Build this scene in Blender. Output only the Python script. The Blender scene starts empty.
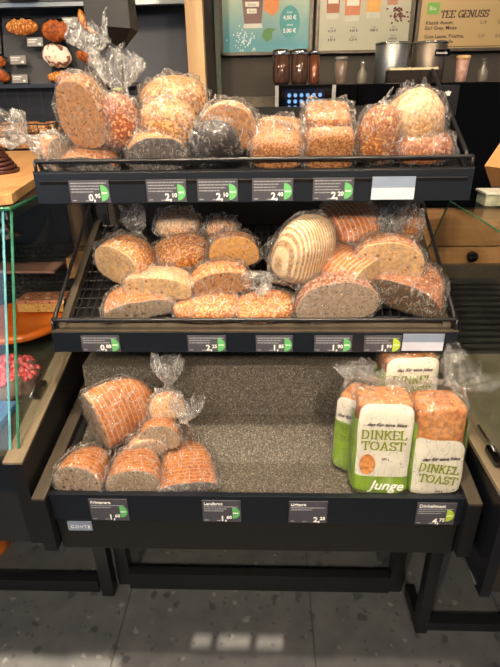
import bpy, bmesh, math, random
import numpy as np
from mathutils import Vector, Matrix, Euler, noise
random.seed(7)
PI = math.pi
SC = bpy.context.scene
COL = SC.collection

# ------------------------------------------------------------------ camera
PITCH, YAW, ROLL, EYE = math.radians(26), math.radians(2.2), math.radians(.97), 1.5
cF = Vector((-math.sin(YAW)*math.cos(PITCH), math.cos(YAW)*math.cos(PITCH), -math.sin(PITCH)))
r0 = Vector((math.cos(YAW), math.sin(YAW), 0)); u0 = r0.cross(cF)
cR = r0*math.cos(ROLL) - u0*math.sin(ROLL); cU = u0*math.cos(ROLL) + r0*math.sin(ROLL)
cC = Vector((0, 0, EYE))
cam = bpy.data.cameras.new('camera'); cam.sensor_fit = 'HORIZONTAL'; cam.sensor_width = 36; cam.lens = 36
cam.clip_start = .01
camo = bpy.data.objects.new('camera', cam); COL.objects.link(camo)
camo.matrix_world = Matrix(((cR.x, cU.x, -cF.x, 0), (cR.y, cU.y, -cF.y, 0), (cR.z, cU.z, -cF.z, EYE), (0, 0, 0, 1)))
SC.camera = camo
def proj(p):
    v = Vector(p) - cC; z = v.dot(cF)
    return 250 + 500*v.dot(cR)/z, 333.5 - 500*v.dot(cU)/z
def at(px, py, X=None, Y=None, Z=None):
    d = cF + (px-250)/500*cR + (333.5-py)/500*cU
    t = (Z-EYE)/d.z if Z is not None else (Y/d.y if Y is not None else X/d.x)
    return cC + t*d

# ------------------------------------------------------------------ world, light, exposure
SC.view_settings.view_transform = 'Standard'; SC.view_settings.look = 'None'
SC.view_settings.exposure = 0.0; SC.view_settings.gamma = 1; SC.view_settings.use_curve_mapping = False
SC.cycles.transparent_max_bounces = 32; SC.cycles.max_bounces = 10
SC.cycles.sample_clamp_indirect = 4
SC.cycles.caustics_reflective = False; SC.cycles.caustics_refractive = False
w = bpy.data.worlds.new('world'); SC.world = w; w.use_nodes = True
w.node_tree.nodes['Background'].inputs[0].default_value = (.62, .70, .85, 1)
w.node_tree.nodes['Background'].inputs[1].default_value = .55
def area(name, loc, target, size, energy, color, spread=180, sy=None):
    l = bpy.data.lights.new(name, 'AREA'); l.energy = energy; l.color = color; l.size = size
    if sy: l.shape = 'RECTANGLE'; l.size_y = sy
    l.spread = math.radians(spread)
    o = bpy.data.objects.new(name, l); COL.objects.link(o); o.location = loc
    o.rotation_euler = (Vector(target)-Vector(loc)).to_track_quat('-Z', 'Y').to_euler()
    return o
WARM = (1, .80, .58)
area('ceiling_spot', (-.85, -1.3, 2.55), (-.35, 1.25, 1.2), .07, 13.5, WARM, 80)
area('ceiling_spot', (.65, -1.4, 2.45), (.25, 1.2, 1.0), .07, 11.5, WARM, 80)
area('ceiling_spot', (-.10, .62, 2.85), (-.05, 1.05, .8), .09, 17, WARM, 110)
area('ceiling_spot', (-1.2, 1.0, 2.85), (-1.0, 2.1, 1.5), .12, 6.5, WARM, 120)
area('ceiling_spot', (.9, 1.2, 2.85), (.6, 2.5, 1.7), .12, 4.2, WARM, 120)
area('added_front_fill', (0, -1.6, 2.6), (0, 1.2, .9), 1.4, 3.0, (1, .86, .70), 180)  # added soft fill above the viewer, brightens surfaces that face forward
area('shop_window_light', (-2.6, -1.9, 1.7), (-.4, 1.0, .9), 1.6, 13, (.60, .79, 1), 150, 1.8)
for lx, ly, lz in ((-1.6, .5, 2.8), (1.5, .4, 2.8), (-.5, -.5, 2.8), (.35, -.6, 2.8), (-1.3, -.6, 2.8), (1.2, -.7, 2.8), (.1, .9, 2.8), (-.7, .8, 2.8), (.8, .7, 2.8)):
    area('added_glint_light', (lx, ly, lz), (lx*.3, 1.2, 1.0), .09, 2.6, WARM, 120)  # added small lights that put more glints on the bag film
sun = bpy.data.lights.new('sun', 'SUN'); sun.energy = 16; sun.color = (1, .82, .62); sun.angle = .004
so = bpy.data.objects.new('sun', sun); COL.objects.link(so)
SUN_EL = math.radians(36)
sdir = Vector((0.10, math.cos(SUN_EL), -math.sin(SUN_EL))).normalized()
so.rotation_euler = sdir.to_track_quat('-Z', 'Y').to_euler()

# ------------------------------------------------------------------ helpers: materials
def lin(c):
    return tuple(((v/255)/12.92 if v <= 10 else (((v/255)+.055)/1.055)**2.4) for v in c) + (1,)
def base_mat(name):
    m = bpy.data.materials.new(name); m.use_nodes = True
    nt = m.node_tree; b = nt.nodes['Principled BSDF']
    return m, nt, b
def N(nt, t, **kw):
    n = nt.nodes.new(t)
    for k, v in kw.items():
        if k in n.inputs: n.inputs[k].default_value = v
        else: setattr(n, k, v)
    return n
def ramp(nt, src, p0, c0, p1, c1):
    r = nt.nodes.new('ShaderNodeValToRGB'); nt.links.new(src, r.inputs[0])
    e = r.color_ramp.elements
    e[0].position = p0; e[0].color = c0; e[1].position = p1; e[1].color = c1
    return r.outputs[0]
def mixc(nt, fac, a, b):
    m = nt.nodes.new('ShaderNodeMix'); m.data_type = 'RGBA'
    for s, v in ((0, fac), (6, a), (7, b)):
        if hasattr(v, 'is_output'): nt.links.new(v, m.inputs[s])
        else: m.inputs[s].default_value = v
    return m.outputs[2]
def coords(nt): return N(nt, 'ShaderNodeTexCoord').outputs['Object']
def bump(nt, b, src, strength, dist=.001):
    bp = N(nt, 'ShaderNodeBump'); bp.inputs['Strength'].default_value = strength; bp.inputs['Distance'].default_value = dist
    nt.links.new(src, bp.inputs['Height']); nt.links.new(bp.outputs[0], b.inputs['Normal'])
def mat(name, c, rough=.5, metal=0, c2=None, scale=30, bmp=0, spec=.5, coat=0, stretch=None):
    m, nt, b = base_mat(name)
    b.inputs['Roughness'].default_value = rough; b.inputs['Metallic'].default_value = metal
    b.inputs['Specular IOR Level'].default_value = spec
    if coat: b.inputs['Coat Weight'].default_value = coat; b.inputs['Coat Roughness'].default_value = .05
    n = N(nt, 'ShaderNodeTexNoise', Scale=scale, Detail=4.0)
    co = coords(nt)
    if stretch:
        mp = N(nt, 'ShaderNodeMapping'); mp.inputs['Scale'].default_value = stretch
        nt.links.new(co, mp.inputs[0]); co = mp.outputs[0]
    nt.links.new(co, n.inputs['Vector'])
    cc = lin(c); c2 = lin(c2) if c2 else tuple(v*.86 for v in cc[:3]) + (1,)
    nt.links.new(ramp(nt, n.outputs[0], .3, c2, .7, cc), b.inputs['Base Color'])
    if bmp: bump(nt, b, n.outputs[0], bmp)
    return m
def facing(nt, f0, f1, normal=None, power=5.0):
    # Schlick reflectance, the same from both sides of a sheet
    lw = N(nt, 'ShaderNodeLayerWeight'); lw.inputs['Blend'].default_value = .5
    if normal: nt.links.new(normal, lw.inputs['Normal'])
    p = N(nt, 'ShaderNodeMath', operation='POWER'); p.inputs[1].default_value = power; nt.links.new(lw.outputs['Facing'], p.inputs[0])
    a = N(nt, 'ShaderNodeMath', operation='MULTIPLY_ADD'); a.inputs[1].default_value = f1; a.inputs[2].default_value = f0
    nt.links.new(p.outputs[0], a.inputs[0]); return a
def glass_mat(name, tint=(1, 1, 1), refl=1.0):
    # a clear pane: what passes through plus the reflection every pane has
    m, nt, b = base_mat(name); nt.nodes.remove(b)
    out = nt.nodes['Material Output']
    tr = N(nt, 'ShaderNodeBsdfTransparent'); tr.inputs[0].default_value = tint + (1,)
    gl = N(nt, 'ShaderNodeBsdfGlossy'); gl.inputs['Roughness'].default_value = .01
    mu = facing(nt, .045*refl, .65)
    mx = N(nt, 'ShaderNodeMixShader')
    nt.links.new(mu.outputs[0], mx.inputs[0]); nt.links.new(tr.outputs[0], mx.inputs[1]); nt.links.new(gl.outputs[0], mx.inputs[2])
    nt.links.new(mx.outputs[0], out.inputs[0])
    return m
def film_mat(name, milky=.035, scale=34, strength=.8, tint=(.985, .985, .98), crease_glint=.45):
    # crinkled clear bag film
    m, nt, b = base_mat(name); nt.nodes.remove(b)
    out = nt.nodes['Material Output']; co = coords(nt)
    mp = N(nt, 'ShaderNodeMapping'); mp.inputs['Scale'].default_value = (1.5, .42, .62); mp.inputs['Rotation'].default_value = (.35, .3, .5)
    nt.links.new(co, mp.inputs[0])
    n = N(nt, 'ShaderNodeTexNoise', Scale=float(scale), Detail=3.0, Distortion=1.6)
    n.inputs['Detail'].default_value = 4.0; nt.links.new(mp.outputs[0], n.inputs['Vector'])
    # fold lines whitened to imitate glints, where the noise crosses its mid value
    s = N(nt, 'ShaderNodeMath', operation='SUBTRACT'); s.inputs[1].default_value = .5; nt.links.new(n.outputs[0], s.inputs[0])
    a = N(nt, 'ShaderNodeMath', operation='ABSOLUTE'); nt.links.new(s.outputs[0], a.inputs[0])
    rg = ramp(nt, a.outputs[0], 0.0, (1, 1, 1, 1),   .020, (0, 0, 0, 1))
    bp = N(nt, 'ShaderNodeBump'); bp.inputs['Strength'].default_value = strength; bp.inputs['Distance'].default_value = .02
    ad = N(nt, 'ShaderNodeMath', operation='MULTIPLY_ADD'); ad.inputs[1].default_value = .35
    nt.links.new(rg, ad.inputs[0]); nt.links.new(n.outputs[0], ad.inputs[2])
    nt.links.new(ad.outputs[0], bp.inputs['Height'])
    tr = N(nt, 'ShaderNodeBsdfTransparent'); tr.inputs[0].default_value = tint + (1,)
    gl = N(nt, 'ShaderNodeBsdfGlossy'); gl.inputs['Roughness'].default_value = .16
    nt.links.new(bp.outputs[0], gl.inputs['Normal'])
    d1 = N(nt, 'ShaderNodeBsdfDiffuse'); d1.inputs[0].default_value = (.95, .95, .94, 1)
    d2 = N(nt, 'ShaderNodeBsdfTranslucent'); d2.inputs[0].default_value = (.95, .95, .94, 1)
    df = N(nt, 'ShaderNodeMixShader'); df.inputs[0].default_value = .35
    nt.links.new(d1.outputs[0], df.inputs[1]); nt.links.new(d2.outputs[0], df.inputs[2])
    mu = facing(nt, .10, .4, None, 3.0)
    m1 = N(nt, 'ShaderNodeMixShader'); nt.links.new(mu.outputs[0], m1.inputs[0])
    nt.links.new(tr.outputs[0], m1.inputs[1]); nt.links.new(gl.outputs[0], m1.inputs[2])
    k = N(nt, 'ShaderNodeMath', operation='MULTIPLY_ADD'); k.inputs[1].default_value = crease_glint*1.0; k.inputs[2].default_value = milky
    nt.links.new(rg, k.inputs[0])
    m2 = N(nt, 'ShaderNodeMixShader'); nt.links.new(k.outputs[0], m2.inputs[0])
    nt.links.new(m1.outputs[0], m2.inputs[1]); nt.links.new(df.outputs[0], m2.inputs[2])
    nt.links.new(m2.outputs[0], out.inputs[0])
    return m
def crust_mat(name, A, B, speck=None, sscale=230, samt=.35, stripe=None, fine=70, rough=.62):
    m, nt, b = base_mat(name); co = coords(nt)
    n1 = N(nt, 'ShaderNodeTexNoise', Scale=16.0, Detail=3.0); nt.links.new(co, n1.inputs['Vector'])
    n2 = N(nt, 'ShaderNodeTexNoise', Scale=float(fine)*2.2, Detail=6.0); nt.links.new(co, n2.inputs['Vector'])
    c = ramp(nt, n1.outputs[0], .36, lin(A), .64, lin(B))
    d = ramp(nt, n2.outputs[0], .34, (.34, .28, .24, 1), .62, (1.1, 1.1, 1.1, 1))
    mm = nt.nodes.new('ShaderNodeMix'); mm.data_type = 'RGBA'; mm.blend_type = 'MULTIPLY'; mm.inputs[0].default_value = .75
    nt.links.new(c, mm.inputs[6]); nt.links.new(d, mm.inputs[7]); c = mm.outputs[2]
    if stripe:
        sc, sp, wd = stripe
        sx = N(nt, 'ShaderNodeSeparateXYZ'); nt.links.new(co, sx.inputs[0])
        mu = N(nt, 'ShaderNodeMath', operation='MULTIPLY'); mu.inputs[1].default_value = 1/sp
        nt.links.new(sx.outputs[1], mu.inputs[0])
        wob = N(nt, 'ShaderNodeMath', operation='MULTIPLY_ADD'); wob.inputs[1].default_value = .5
        nt.links.new(n1.outputs[0], wob.inputs[0]); nt.links.new(mu.outputs[0], wob.inputs[2])
        fr = N(nt, 'ShaderNodeMath', operation='PINGPONG'); fr.inputs[1].default_value = .5
        nt.links.new(wob.outputs[0], fr.inputs[0])
        f = ramp(nt, fr.outputs[0], wd, (1, 1, 1, 1), wd+.12, (0, 0, 0, 1))
        c = mixc(nt, f, c, lin(sc))
    if speck:
        v = N(nt, 'ShaderNodeTexVoronoi', Scale=float(sscale)); nt.links.new(co, v.inputs['Vector'])
        sv = N(nt, 'ShaderNodeSeparateColor'); nt.links.new(v.outputs['Color'], sv.inputs[0])
        keep = ramp(nt, sv.outputs[0], 1-samt-.01, (0, 0, 0, 1), 1-samt, (1, 1, 1, 1))
        c = mixc(nt, keep, c, lin(speck))
    nt.links.new(c, b.inputs['Base Color'])
    b.inputs['Roughness'].default_value = rough; b.inputs['Specular IOR Level'].default_value = .3
    bump(nt, b, n2.outputs[0], .6, .0015)
    return m
def crumb_mat(name, A, pore, amt=.12, scale=190, seed=None):
    m, nt, b = base_mat(name); co = coords(nt)
    n = N(nt, 'ShaderNodeTexNoise', Scale=120.0, Detail=5.0); nt.links.new(co, n.inputs['Vector'])
    a = lin(A); c = ramp(nt, n.outputs[0], .3, tuple(x*.62 for x in a[:3])+(1,), .65, tuple(min(1, x*1.08) for x in a[:3])+(1,))
    for k, (col, am, sc) in enumerate(((pore, amt, scale), (seed or pore, amt*.8, scale*.45))):
        v = N(nt, 'ShaderNodeTexVoronoi', Scale=float(sc)); nt.links.new(co, v.inputs['Vector'])
        sv = N(nt, 'ShaderNodeSeparateColor'); nt.links.new(v.outputs['Color'], sv.inputs[0])
        keep = ramp(nt, sv.outputs[k], 1-am-.01, (0, 0, 0, 1), 1-am, (1, 1, 1, 1))
        hole = ramp(nt, v.outputs['Distance'], .25, (1, 1, 1, 1), .45, (0, 0, 0, 1))
        mu = N(nt, 'ShaderNodeMath', operation='MULTIPLY'); nt.links.new(keep, mu.inputs[0]); nt.links.new(hole, mu.inputs[1])
        c = mixc(nt, mu.outputs[0], c, lin(col))
    nt.links.new(c, b.inputs['Base Color']); b.inputs['Roughness'].default_value = .85
    b.inputs['Specular IOR Level'].default_value = .15
    bump(nt, b, n.outputs[0], .5, .001)
    return m

# ------------------------------------------------------------------ helpers: objects
def tag(o, label=None, cat=None, group=None, kind=None):
    if label: o['label'] = label
    if cat: o['category'] = cat
    if group: o['group'] = group
    if kind: o['kind'] = kind
    return o
def empty(name, loc=(0, 0, 0), rot=None):
    o = bpy.data.objects.new(name, None); COL.objects.link(o); o.empty_display_size = .05
    if rot is None: o.location = loc
    else: o.matrix_world = Matrix.Translation(loc) @ rot.to_4x4()
    return o
def link(name, me, m, parent=None, smooth=False):
    if m: me.materials.append(m)
    o = bpy.data.objects.new(name, me); COL.objects.link(o)
    if parent: o.parent = parent
    if smooth:
        for p in me.polygons: p.use_smooth = True
    return o
class MB:
    def __init__(s): s.v = []; s.f = []
    def add(s, vs, fs):
        k = len(s.v); s.v += [tuple(v) for v in vs]; s.f += [tuple(i+k for i in f) for f in fs]; return s
    def box(s, x0, x1, y0, y1, z0, z1, M=None):
        vs = [Vector(p) for p in ((x0,y0,z0),(x1,y0,z0),(x1,y1,z0),(x0,y1,z0),(x0,y0,z1),(x1,y0,z1),(x1,y1,z1),(x0,y1,z1))]
        if M: vs = [M @ v for v in vs]
        return s.add(vs, [(0,3,2,1),(4,5,6,7),(0,1,5,4),(1,2,6,5),(2,3,7,6),(3,0,4,7)])
    def prism(s, poly, axis, a, b):
        # poly: 2D points; axis 'x': (y,z) extruded a..b in x; 'y': (x,z); 'z': (x,y)
        def P3(p, t): return {'x': (t, p[0], p[1]), 'y': (p[0], t, p[1]), 'z': (p[0], p[1], t)}[axis]
        n = len(poly); vs = [P3(p, a) for p in poly] + [P3(p, b) for p in poly]
        fs = [tuple(range(n))[::-1], tuple(range(n, 2*n))] + [(i, (i+1) % n, n+(i+1) % n, n+i) for i in range(n)]
        return s.add(vs, fs)
    def lathe(s, prof, c=(0, 0, 0), n=24, sx=1, sy=1):
        vs = []; fs = []
        for r, z in prof:
            for i in range(n):
                a = 2*PI*i/n; vs.append((c[0]+r*sx*math.cos(a), c[1]+r*sy*math.sin(a), c[2]+z))
        for k in range(len(prof)-1):
            for i in range(n):
                j = (i+1) % n; fs.append((k*n+i, k*n+j, (k+1)*n+j, (k+1)*n+i))
        fs.append(tuple(range(n))[::-1]); fs.append(tuple(range((len(prof)-1)*n, len(prof)*n)))
        return s.add(vs, fs)
    def tube(s, pts, r, n=8):
        pts = [Vector(p) for p in pts]; vs = []; fs = []
        up = None
        for i, p in enumerate(pts):
            d = (pts[min(i+1, len(pts)-1)] - pts[max(i-1, 0)]).normalized()
            if up is None: up = d.orthogonal().normalized()
            up = (up - d*up.dot(d)).normalized(); sd = d.cross(up)
            for k in range(n):
                a = 2*PI*k/n; vs.append(p + (up*math.cos(a) + sd*math.sin(a))*r)
        for i in range(len(pts)-1):
            for k in range(n):
                j = (k+1) % n; fs.append((i*n+k, i*n+j, (i+1)*n+j, (i+1)*n+k))
        fs.append(tuple(range(n))[::-1]); fs.append(tuple(range((len(pts)-1)*n, len(pts)*n)))
        return s.add(vs, fs)
    def build(s, name, m, parent=None, smooth=False, bevel=0):
        me = bpy.data.meshes.new(name); me.from_pydata(s.v, [], s.f); me.update()
        bm = bmesh.new(); bm.from_mesh(me); bmesh.ops.recalc_face_normals(bm, faces=bm.faces)
        if bevel: bmesh.ops.bevel(bm, geom=list(bm.edges), offset=bevel, segments=2, affect='EDGES', profile=.7)
        bm.to_mesh(me); bm.free()
        o = link(name, me, m, parent, smooth)
        return o
def rounded(pts, r, n=4):
    # round the corners of a 3-D polyline
    pts = [Vector(p) for p in pts]; out = [pts[0]]
    for i in range(1, len(pts)-1):
        a, b, c = pts[i-1], pts[i], pts[i+1]
        p = b + (a-b).normalized()*min(r, (a-b).length*.45); q = b + (c-b).normalized()*min(r, (c-b).length*.45)
        for k in range(n+1):
            t = k/n; out.append((1-t)**2*p + 2*t*(1-t)*b + t*t*q)
    out.append(pts[-1]); return out
def text(name, body, size, m, parent, loc, rot=(PI/2, 0, 0), align='LEFT', ext=.0003, off=0, sx=1, shear=0, spacing=1):
    cu = bpy.data.curves.new(name, 'FONT'); cu.body = body; cu.size = size; cu.align_x = align
    cu.extrude = ext; cu.offset = off; cu.resolution_u = 2; cu.shear = shear; cu.space_character = spacing
    t = bpy.data.objects.new('t', cu); COL.objects.link(t)
    dg = bpy.context.evaluated_depsgraph_get(); me = bpy.data.meshes.new_from_object(t.evaluated_get(dg))
    bpy.data.objects.remove(t); bpy.data.curves.remove(cu)
    me.transform(Matrix.Translation(loc) @ Euler(rot).to_matrix().to_4x4() @ Matrix.Diagonal((sx, 1, 1, 1)))
    me.materials.clear()
    return link(name, me, m, parent)
def rotm(rx=0, ry=0, rz=0): return Euler((math.radians(rx), math.radians(ry), math.radians(rz))).to_matrix()

# slab-serif capitals drawn as strokes (unit: cap height 1)
def arc(cx, cy, rx_, ry_, a0, a1, n=14): return [(cx+rx_*math.cos(math.radians(a0+(a1-a0)*i/n)), cy+ry_*math.sin(math.radians(a0+(a1-a0)*i/n))) for i in range(n+1)]
GL = {
 'D': (.86, [[(.16, 0), (.16, 1)], [(.04, .04), (.38, .04)] + arc(.38, .5, .34, .46, -90, 90) + [(.04, .96)]], []),
 'I': (.44, [[(.22, 0), (.22, 1)]], [(.22, 0), (.22, 1)]),
 'N': (.92, [[(.17, 0), (.17, 1)], [(.17, .98), (.75, .02)], [(.75, 0), (.75, 1)]], [(.17, 0), (.17, 1), (.75, 1)]),
 'K': (.86, [[(.17, 0), (.17, 1)], [(.20, .42), (.66, .97)], [(.36, .58), (.72, .03)]], [(.17, 0), (.17, 1), (.66, 1), (.72, 0)]),
 'E': (.76, [[(.16, 0), (.16, 1)], [(.04, .04), (.66, .04), (.66, .22)], [(.04, .96), (.64, .96), (.64, .78)], [(.16, .5), (.48, .5)]], []),
 'L': (.72, [[(.16, 0), (.16, 1)], [(.04, .04), (.64, .04), (.64, .26)]], [(.16, 1)]),
 'T': (.82, [[(.41, 0), (.41, 1)], [(.06, .74), (.06, .96), (.76, .96), (.76, .74)]], [(.41, 0)]),
 'O': (.92, [arc(.46, .5, .37, .46, 0, 360, 28)], []),
 'A': (.90, [[(.16, 0), (.45, .98)], [(.45, .98), (.74, 0)], [(.26, .33), (.64, .33)]], [(.16, 0), (.74, 0)]),
 'S': (.72, [arc(.36, .73, .25, .23, 20, 250, 14)[:-1] + arc(.36, .27, .27, .23, 100, -160, 16), [(.61, .74), (.61, .94)], [(.09, .26), (.09, .06)]], []),
 'G': (.88, [arc(.46, .5, .36, .46, 45, 345, 22), [(.82, .42), (.82, .05)], [(.52, .44), (.88, .44)], [(.71, .80), (.71, .96)]], []),
 'U': (.88, [[(.17, 1), (.17, .36)] + arc(.44, .36, .27, .32, 180, 360, 14) + [(.71, 1)]], [(.17, 1), (.71, 1)]),
 ' ': (.42, [], []),
}
def slab(name, body, size, m, parent, loc, wt=.13, sx=1, shear=0, tilt=0, align='CENTER', depth=.0006, arcup=0):
    tot = sum(GL[c][0] for c in body)*size*sx; x = -tot/2 if align == 'CENTER' else 0
    g = MB(); ca, sa = math.cos(math.radians(tilt)), math.sin(math.radians(tilt)); lay = [0]
    def put(poly):
        y = lay[0] % 4*.00004; lay[0] += 1
        pp = []
        for (a, b) in poly:
            X = x + (a + shear*b)*size*sx; Z = b*size + arcup*(X/(tot/2))**2*-1
            pp.append((loc[0] + X*ca - Z*sa, loc[2] + X*sa + Z*ca))
        g.prism(pp, 'y', loc[1]-depth-y, loc[1])
    for c in body:
        wd, st_, sf = GL[c]
        for pl in st_:
            for (a, b), (c2, d2) in zip(pl, pl[1:]):
                dx, dz = c2-a, d2-b; l = math.hypot(dx, dz) or 1; hw = wt/2 if abs(dz) > abs(dx)*.5 else wt*.30
                nx, nz = -dz/l*hw, dx/l*hw; ex, ez = dx/l*hw*.35, dz/l*hw*.35
                put([(a-ex+nx, b-ez+nz), (a-ex-nx, b-ez-nz), (c2+ex-nx, d2+ez-nz), (c2+ex+nx, d2+ez+nz)])
        for (a, b) in sf:
            z0 = 0 if b < .5 else .92; put([(a-.15, z0), (a+.15, z0), (a+.15, z0+.08), (a-.15, z0+.08)])
        x += wd*size*sx
    return g.build(name, m, parent)

# ------------------------------------------------------------------ materials
M = {}
M['black'] = mat('black_powder_coat', (22, 22, 24), .42, c2=(17, 17, 19), scale=60, spec=.5)
M['blacksatin'] = mat('black_satin', (30, 30, 32), .3, c2=(24, 24, 27), scale=40)
M['blackgloss'] = mat('black_gloss', (7, 7, 9), .08, scale=10)
M['navy'] = mat('dark_fascia', (20, 25, 34), .34, c2=(16, 21, 29), scale=30)
M['bronze'] = mat('dark_bronze_metal', (100, 92, 80), .36, .4, c2=(78, 71, 62), scale=25, stretch=(1, .1, 1))
M['sill'] = mat('sill_metal', (142, 128, 104), .42, .2, c2=(118, 106, 88), scale=25, stretch=(1, .1, 1))
M['chrome'] = mat('chrome', (200, 198, 195), .18, 1)
M['steel'] = mat('brushed_steel', (150, 152, 152), .36, .85, stretch=(.1, 1, 8))
M['white'] = mat('white_print', (236, 236, 234), .6)
M['grey_print'] = mat('grey_print', (150, 152, 158), .6)
M['tag'] = mat('tag_charcoal', (74, 74, 82), .32, c2=(66, 66, 74))
M['green'] = mat('badge_green', (96, 176, 106), .5)
M['lime'] = mat('badge_lime', (170, 200, 60), .5)
M['tagblue'] = mat('tag_bluegrey', (132, 146, 168), .3)
M['taglight'] = mat('tag_pale', (196, 200, 214), .3)
M['oak'] = mat('oak', (206, 160, 108), .45, c2=(184, 136, 84), scale=9, stretch=(8, 1, 1), bmp=.1)
M['oakpost'] = mat('pale_oak', (205, 168, 122), .5, c2=(188, 150, 104), scale=9, stretch=(6, 6, .6))
M['oakdraw'] = mat('oak_drawer', (176, 132, 84), .5, c2=(156, 114, 70), scale=9, stretch=(.6, 1, 8))
M['slate'] = mat('slate', (66, 68, 72), .6, c2=(50, 52, 56), scale=12, bmp=.2)
M['darkwall'] = mat('dark_wall', (66, 60, 54), .7, c2=(58, 53, 48), scale=5)
M['deck'] = mat('case_deck', (74, 72, 62), .3, c2=(54, 53, 46), scale=14)
M['vent'] = mat('vent_mesh', (34, 33, 31), .5)
M['glass'] = glass_mat('clear_glass', (.96, .985, .975))
M['glassedge'] = mat('green_glass_edge', (58, 128, 96), .15, c2=(40, 100, 74), spec=.8)
M['glassedge2'] = mat('cyan_glass_edge', (120, 190, 196), .15, c2=(90, 160, 170), spec=.8)
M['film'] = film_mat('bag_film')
M['film2'] = film_mat('crumpled_bag_film', milky=.13, scale=36, crease_glint=.7)
M['filmclear'] = film_mat('toast_bag_film', milky=.015, scale=24, crease_glint=.28)
M['clip'] = mat('bag_clip', (150, 160, 90), .4)

def floor_mat():
    m, nt, b = base_mat('terrazzo_tile'); co = coords(nt)
    n = N(nt, 'ShaderNodeTexNoise', Scale=14.0, Detail=6.0); nt.links.new(co, n.inputs['Vector'])
    c = ramp(nt, n.outputs[0], .3, lin((74, 76, 79)), .7, lin((90, 91, 92)))
    for sc, am, col in ((26., .13, (58, 60, 63)), (60., .12, (66, 67, 69)), (45., .05, (112, 112, 110))):
        nv = N(nt, 'ShaderNodeTexNoise', Scale=30.0); nt.links.new(co, nv.inputs['Vector'])
        mv = nt.nodes.new('ShaderNodeMix'); mv.data_type = 'RGBA'; mv.inputs[0].default_value = .03
        nt.links.new(co, mv.inputs[6]); nt.links.new(nv.outputs['Color'], mv.inputs[7])
        v = N(nt, 'ShaderNodeTexVoronoi', Scale=sc); nt.links.new(mv.outputs[2], v.inputs['Vector'])
        sv = N(nt, 'ShaderNodeSeparateColor'); nt.links.new(v.outputs['Color'], sv.inputs[0])
        keep = ramp(nt, sv.outputs[0], 1-am-.01, (0, 0, 0, 1), 1-am, (1, 1, 1, 1))
        dd = ramp(nt, v.outputs['Distance'], .28, (1, 1, 1, 1), .4, (0, 0, 0, 1))
        mu = N(nt, 'ShaderNodeMath', operation='MULTIPLY'); nt.links.new(keep, mu.inputs[0]); nt.links.new(dd, mu.inputs[1])
        c = mixc(nt, mu.outputs[0], c, lin(col))
    # 0.6 m tile joints running away from the viewer and across
    sx = N(nt, 'ShaderNodeSeparateXYZ'); nt.links.new(co, sx.inputs[0])
    for ax, off in ((0, .405),):
        a = N(nt, 'ShaderNodeMath', operation='ADD'); a.inputs[1].default_value = off + 6; nt.links.new(sx.outputs[ax], a.inputs[0])
        q = N(nt, 'ShaderNodeMath', operation='PINGPONG'); q.inputs[1].default_value = .2975; nt.links.new(a.outputs[0], q.inputs[0])
        j = ramp(nt, q.outputs[0], .0012, (1, 1, 1, 1), .002, (0, 0, 0, 1))
        c = mixc(nt, j, c, lin((46, 46, 47)))
    nt.links.new(c, b.inputs['Base Color']); b.inputs['Roughness'].default_value = .55
    return m
def granule_mat():
    m, nt, b = base_mat('speckled_mat'); co = coords(nt)
    v = N(nt, 'ShaderNodeTexVoronoi', Scale=420.0); nt.links.new(co, v.inputs['Vector'])
    sv = N(nt, 'ShaderNodeSeparateColor'); nt.links.new(v.outputs['Color'], sv.inputs[0])
    n = N(nt, 'ShaderNodeTexNoise', Scale=160.0, Detail=4.0); nt.links.new(co, n.inputs['Vector'])
    c = ramp(nt, n.outputs[0], .3, lin((66, 62, 56)), .7, lin((98, 92, 83)))
    k = ramp(nt, sv.outputs[0], .88, (0, 0, 0, 1), .9, (1, 1, 1, 1)); c = mixc(nt, k, c, lin((134, 127, 115)))
    k = ramp(nt, sv.outputs[1], .8, (0, 0, 0, 1), .82, (1, 1, 1, 1)); c = mixc(nt, k, c, lin((46, 44, 41)))
    nt.links.new(c, b.inputs['Base Color']); b.inputs['Roughness'].default_value = .55
    bump(nt, b, n.outputs[0], .5, .001)
    return m
M['floor'] = floor_mat(); M['granule'] = granule_mat()

# ------------------------------------------------------------------ the room
def struct(name, mb, m): return tag(mb.build(name, m), kind='structure')
struct('floor', MB().box(-4, 4, -3, 4, -.1, 0), M['floor'])
struct('ceiling', MB().box(-4, 4, -3, 4, 3.0, 3.1), mat('ceiling_paint', (150, 146, 140), .8))
struct('wall_back', MB().box(-4, 4, 2.62, 2.75, 0, 3.0), M['darkwall'])
# unseen wall behind the viewer, gaps shaped to cast the floor's sun patches
def sunback(x, y):
    p = Vector((x, y, 0)); t = (y+2.95)/sdir.y; q = p - sdir*t; return q.x, q.z
holes = []
for x0, x1, y0, y1 in ((-.228, -.168, .93, .976), (-.152, -.05, .93, .976), (-.035, .05, .93, .976), (-1.3, -.43, .70, .90)):
    a = sunback(x0, y0); b_ = sunback(x1, y1); holes.append((a[0], b_[0], a[1], b_[1]))
fw = MB()
xs = sorted({-4, 4} | {h[0] for h in holes} | {h[1] for h in holes}); zs = sorted({0, 3.0} | {h[2] for h in holes} | {h[3] for h in holes})
for i in range(len(xs)-1):
    for k in range(len(zs)-1):
        cx, cz = (xs[i]+xs[i+1])/2, (zs[k]+zs[k+1])/2
        if not any(h[0] < cx < h[1] and h[2] < cz < h[3] for h in holes):
            fw.box(xs[i], xs[i+1], -2.96, -2.95, zs[k], zs[k+1])
struct('sun_mask_wall', fw, mat('sun_mask_paint', (150, 150, 150), .8))

# ------------------------------------------------------------------ display stand
SL, SR = -.50, .428          # inner side planes of the shelves
stand = tag(empty('bread_display_stand', (-.035, 1.15, 0)), 'tall black three-tier bread display stand between two glass counters', 'display stand')
K = Matrix.Translation((.035, -1.15, 0))
def part(mb, name, m, parent=stand, off=(.035, -1.15, 0), **kw):
    mb.v = [(v[0]+off[0], v[1]+off[1], v[2]+off[2]) for v in mb.v]
    return mb.build(name, m, parent, **kw)
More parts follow.
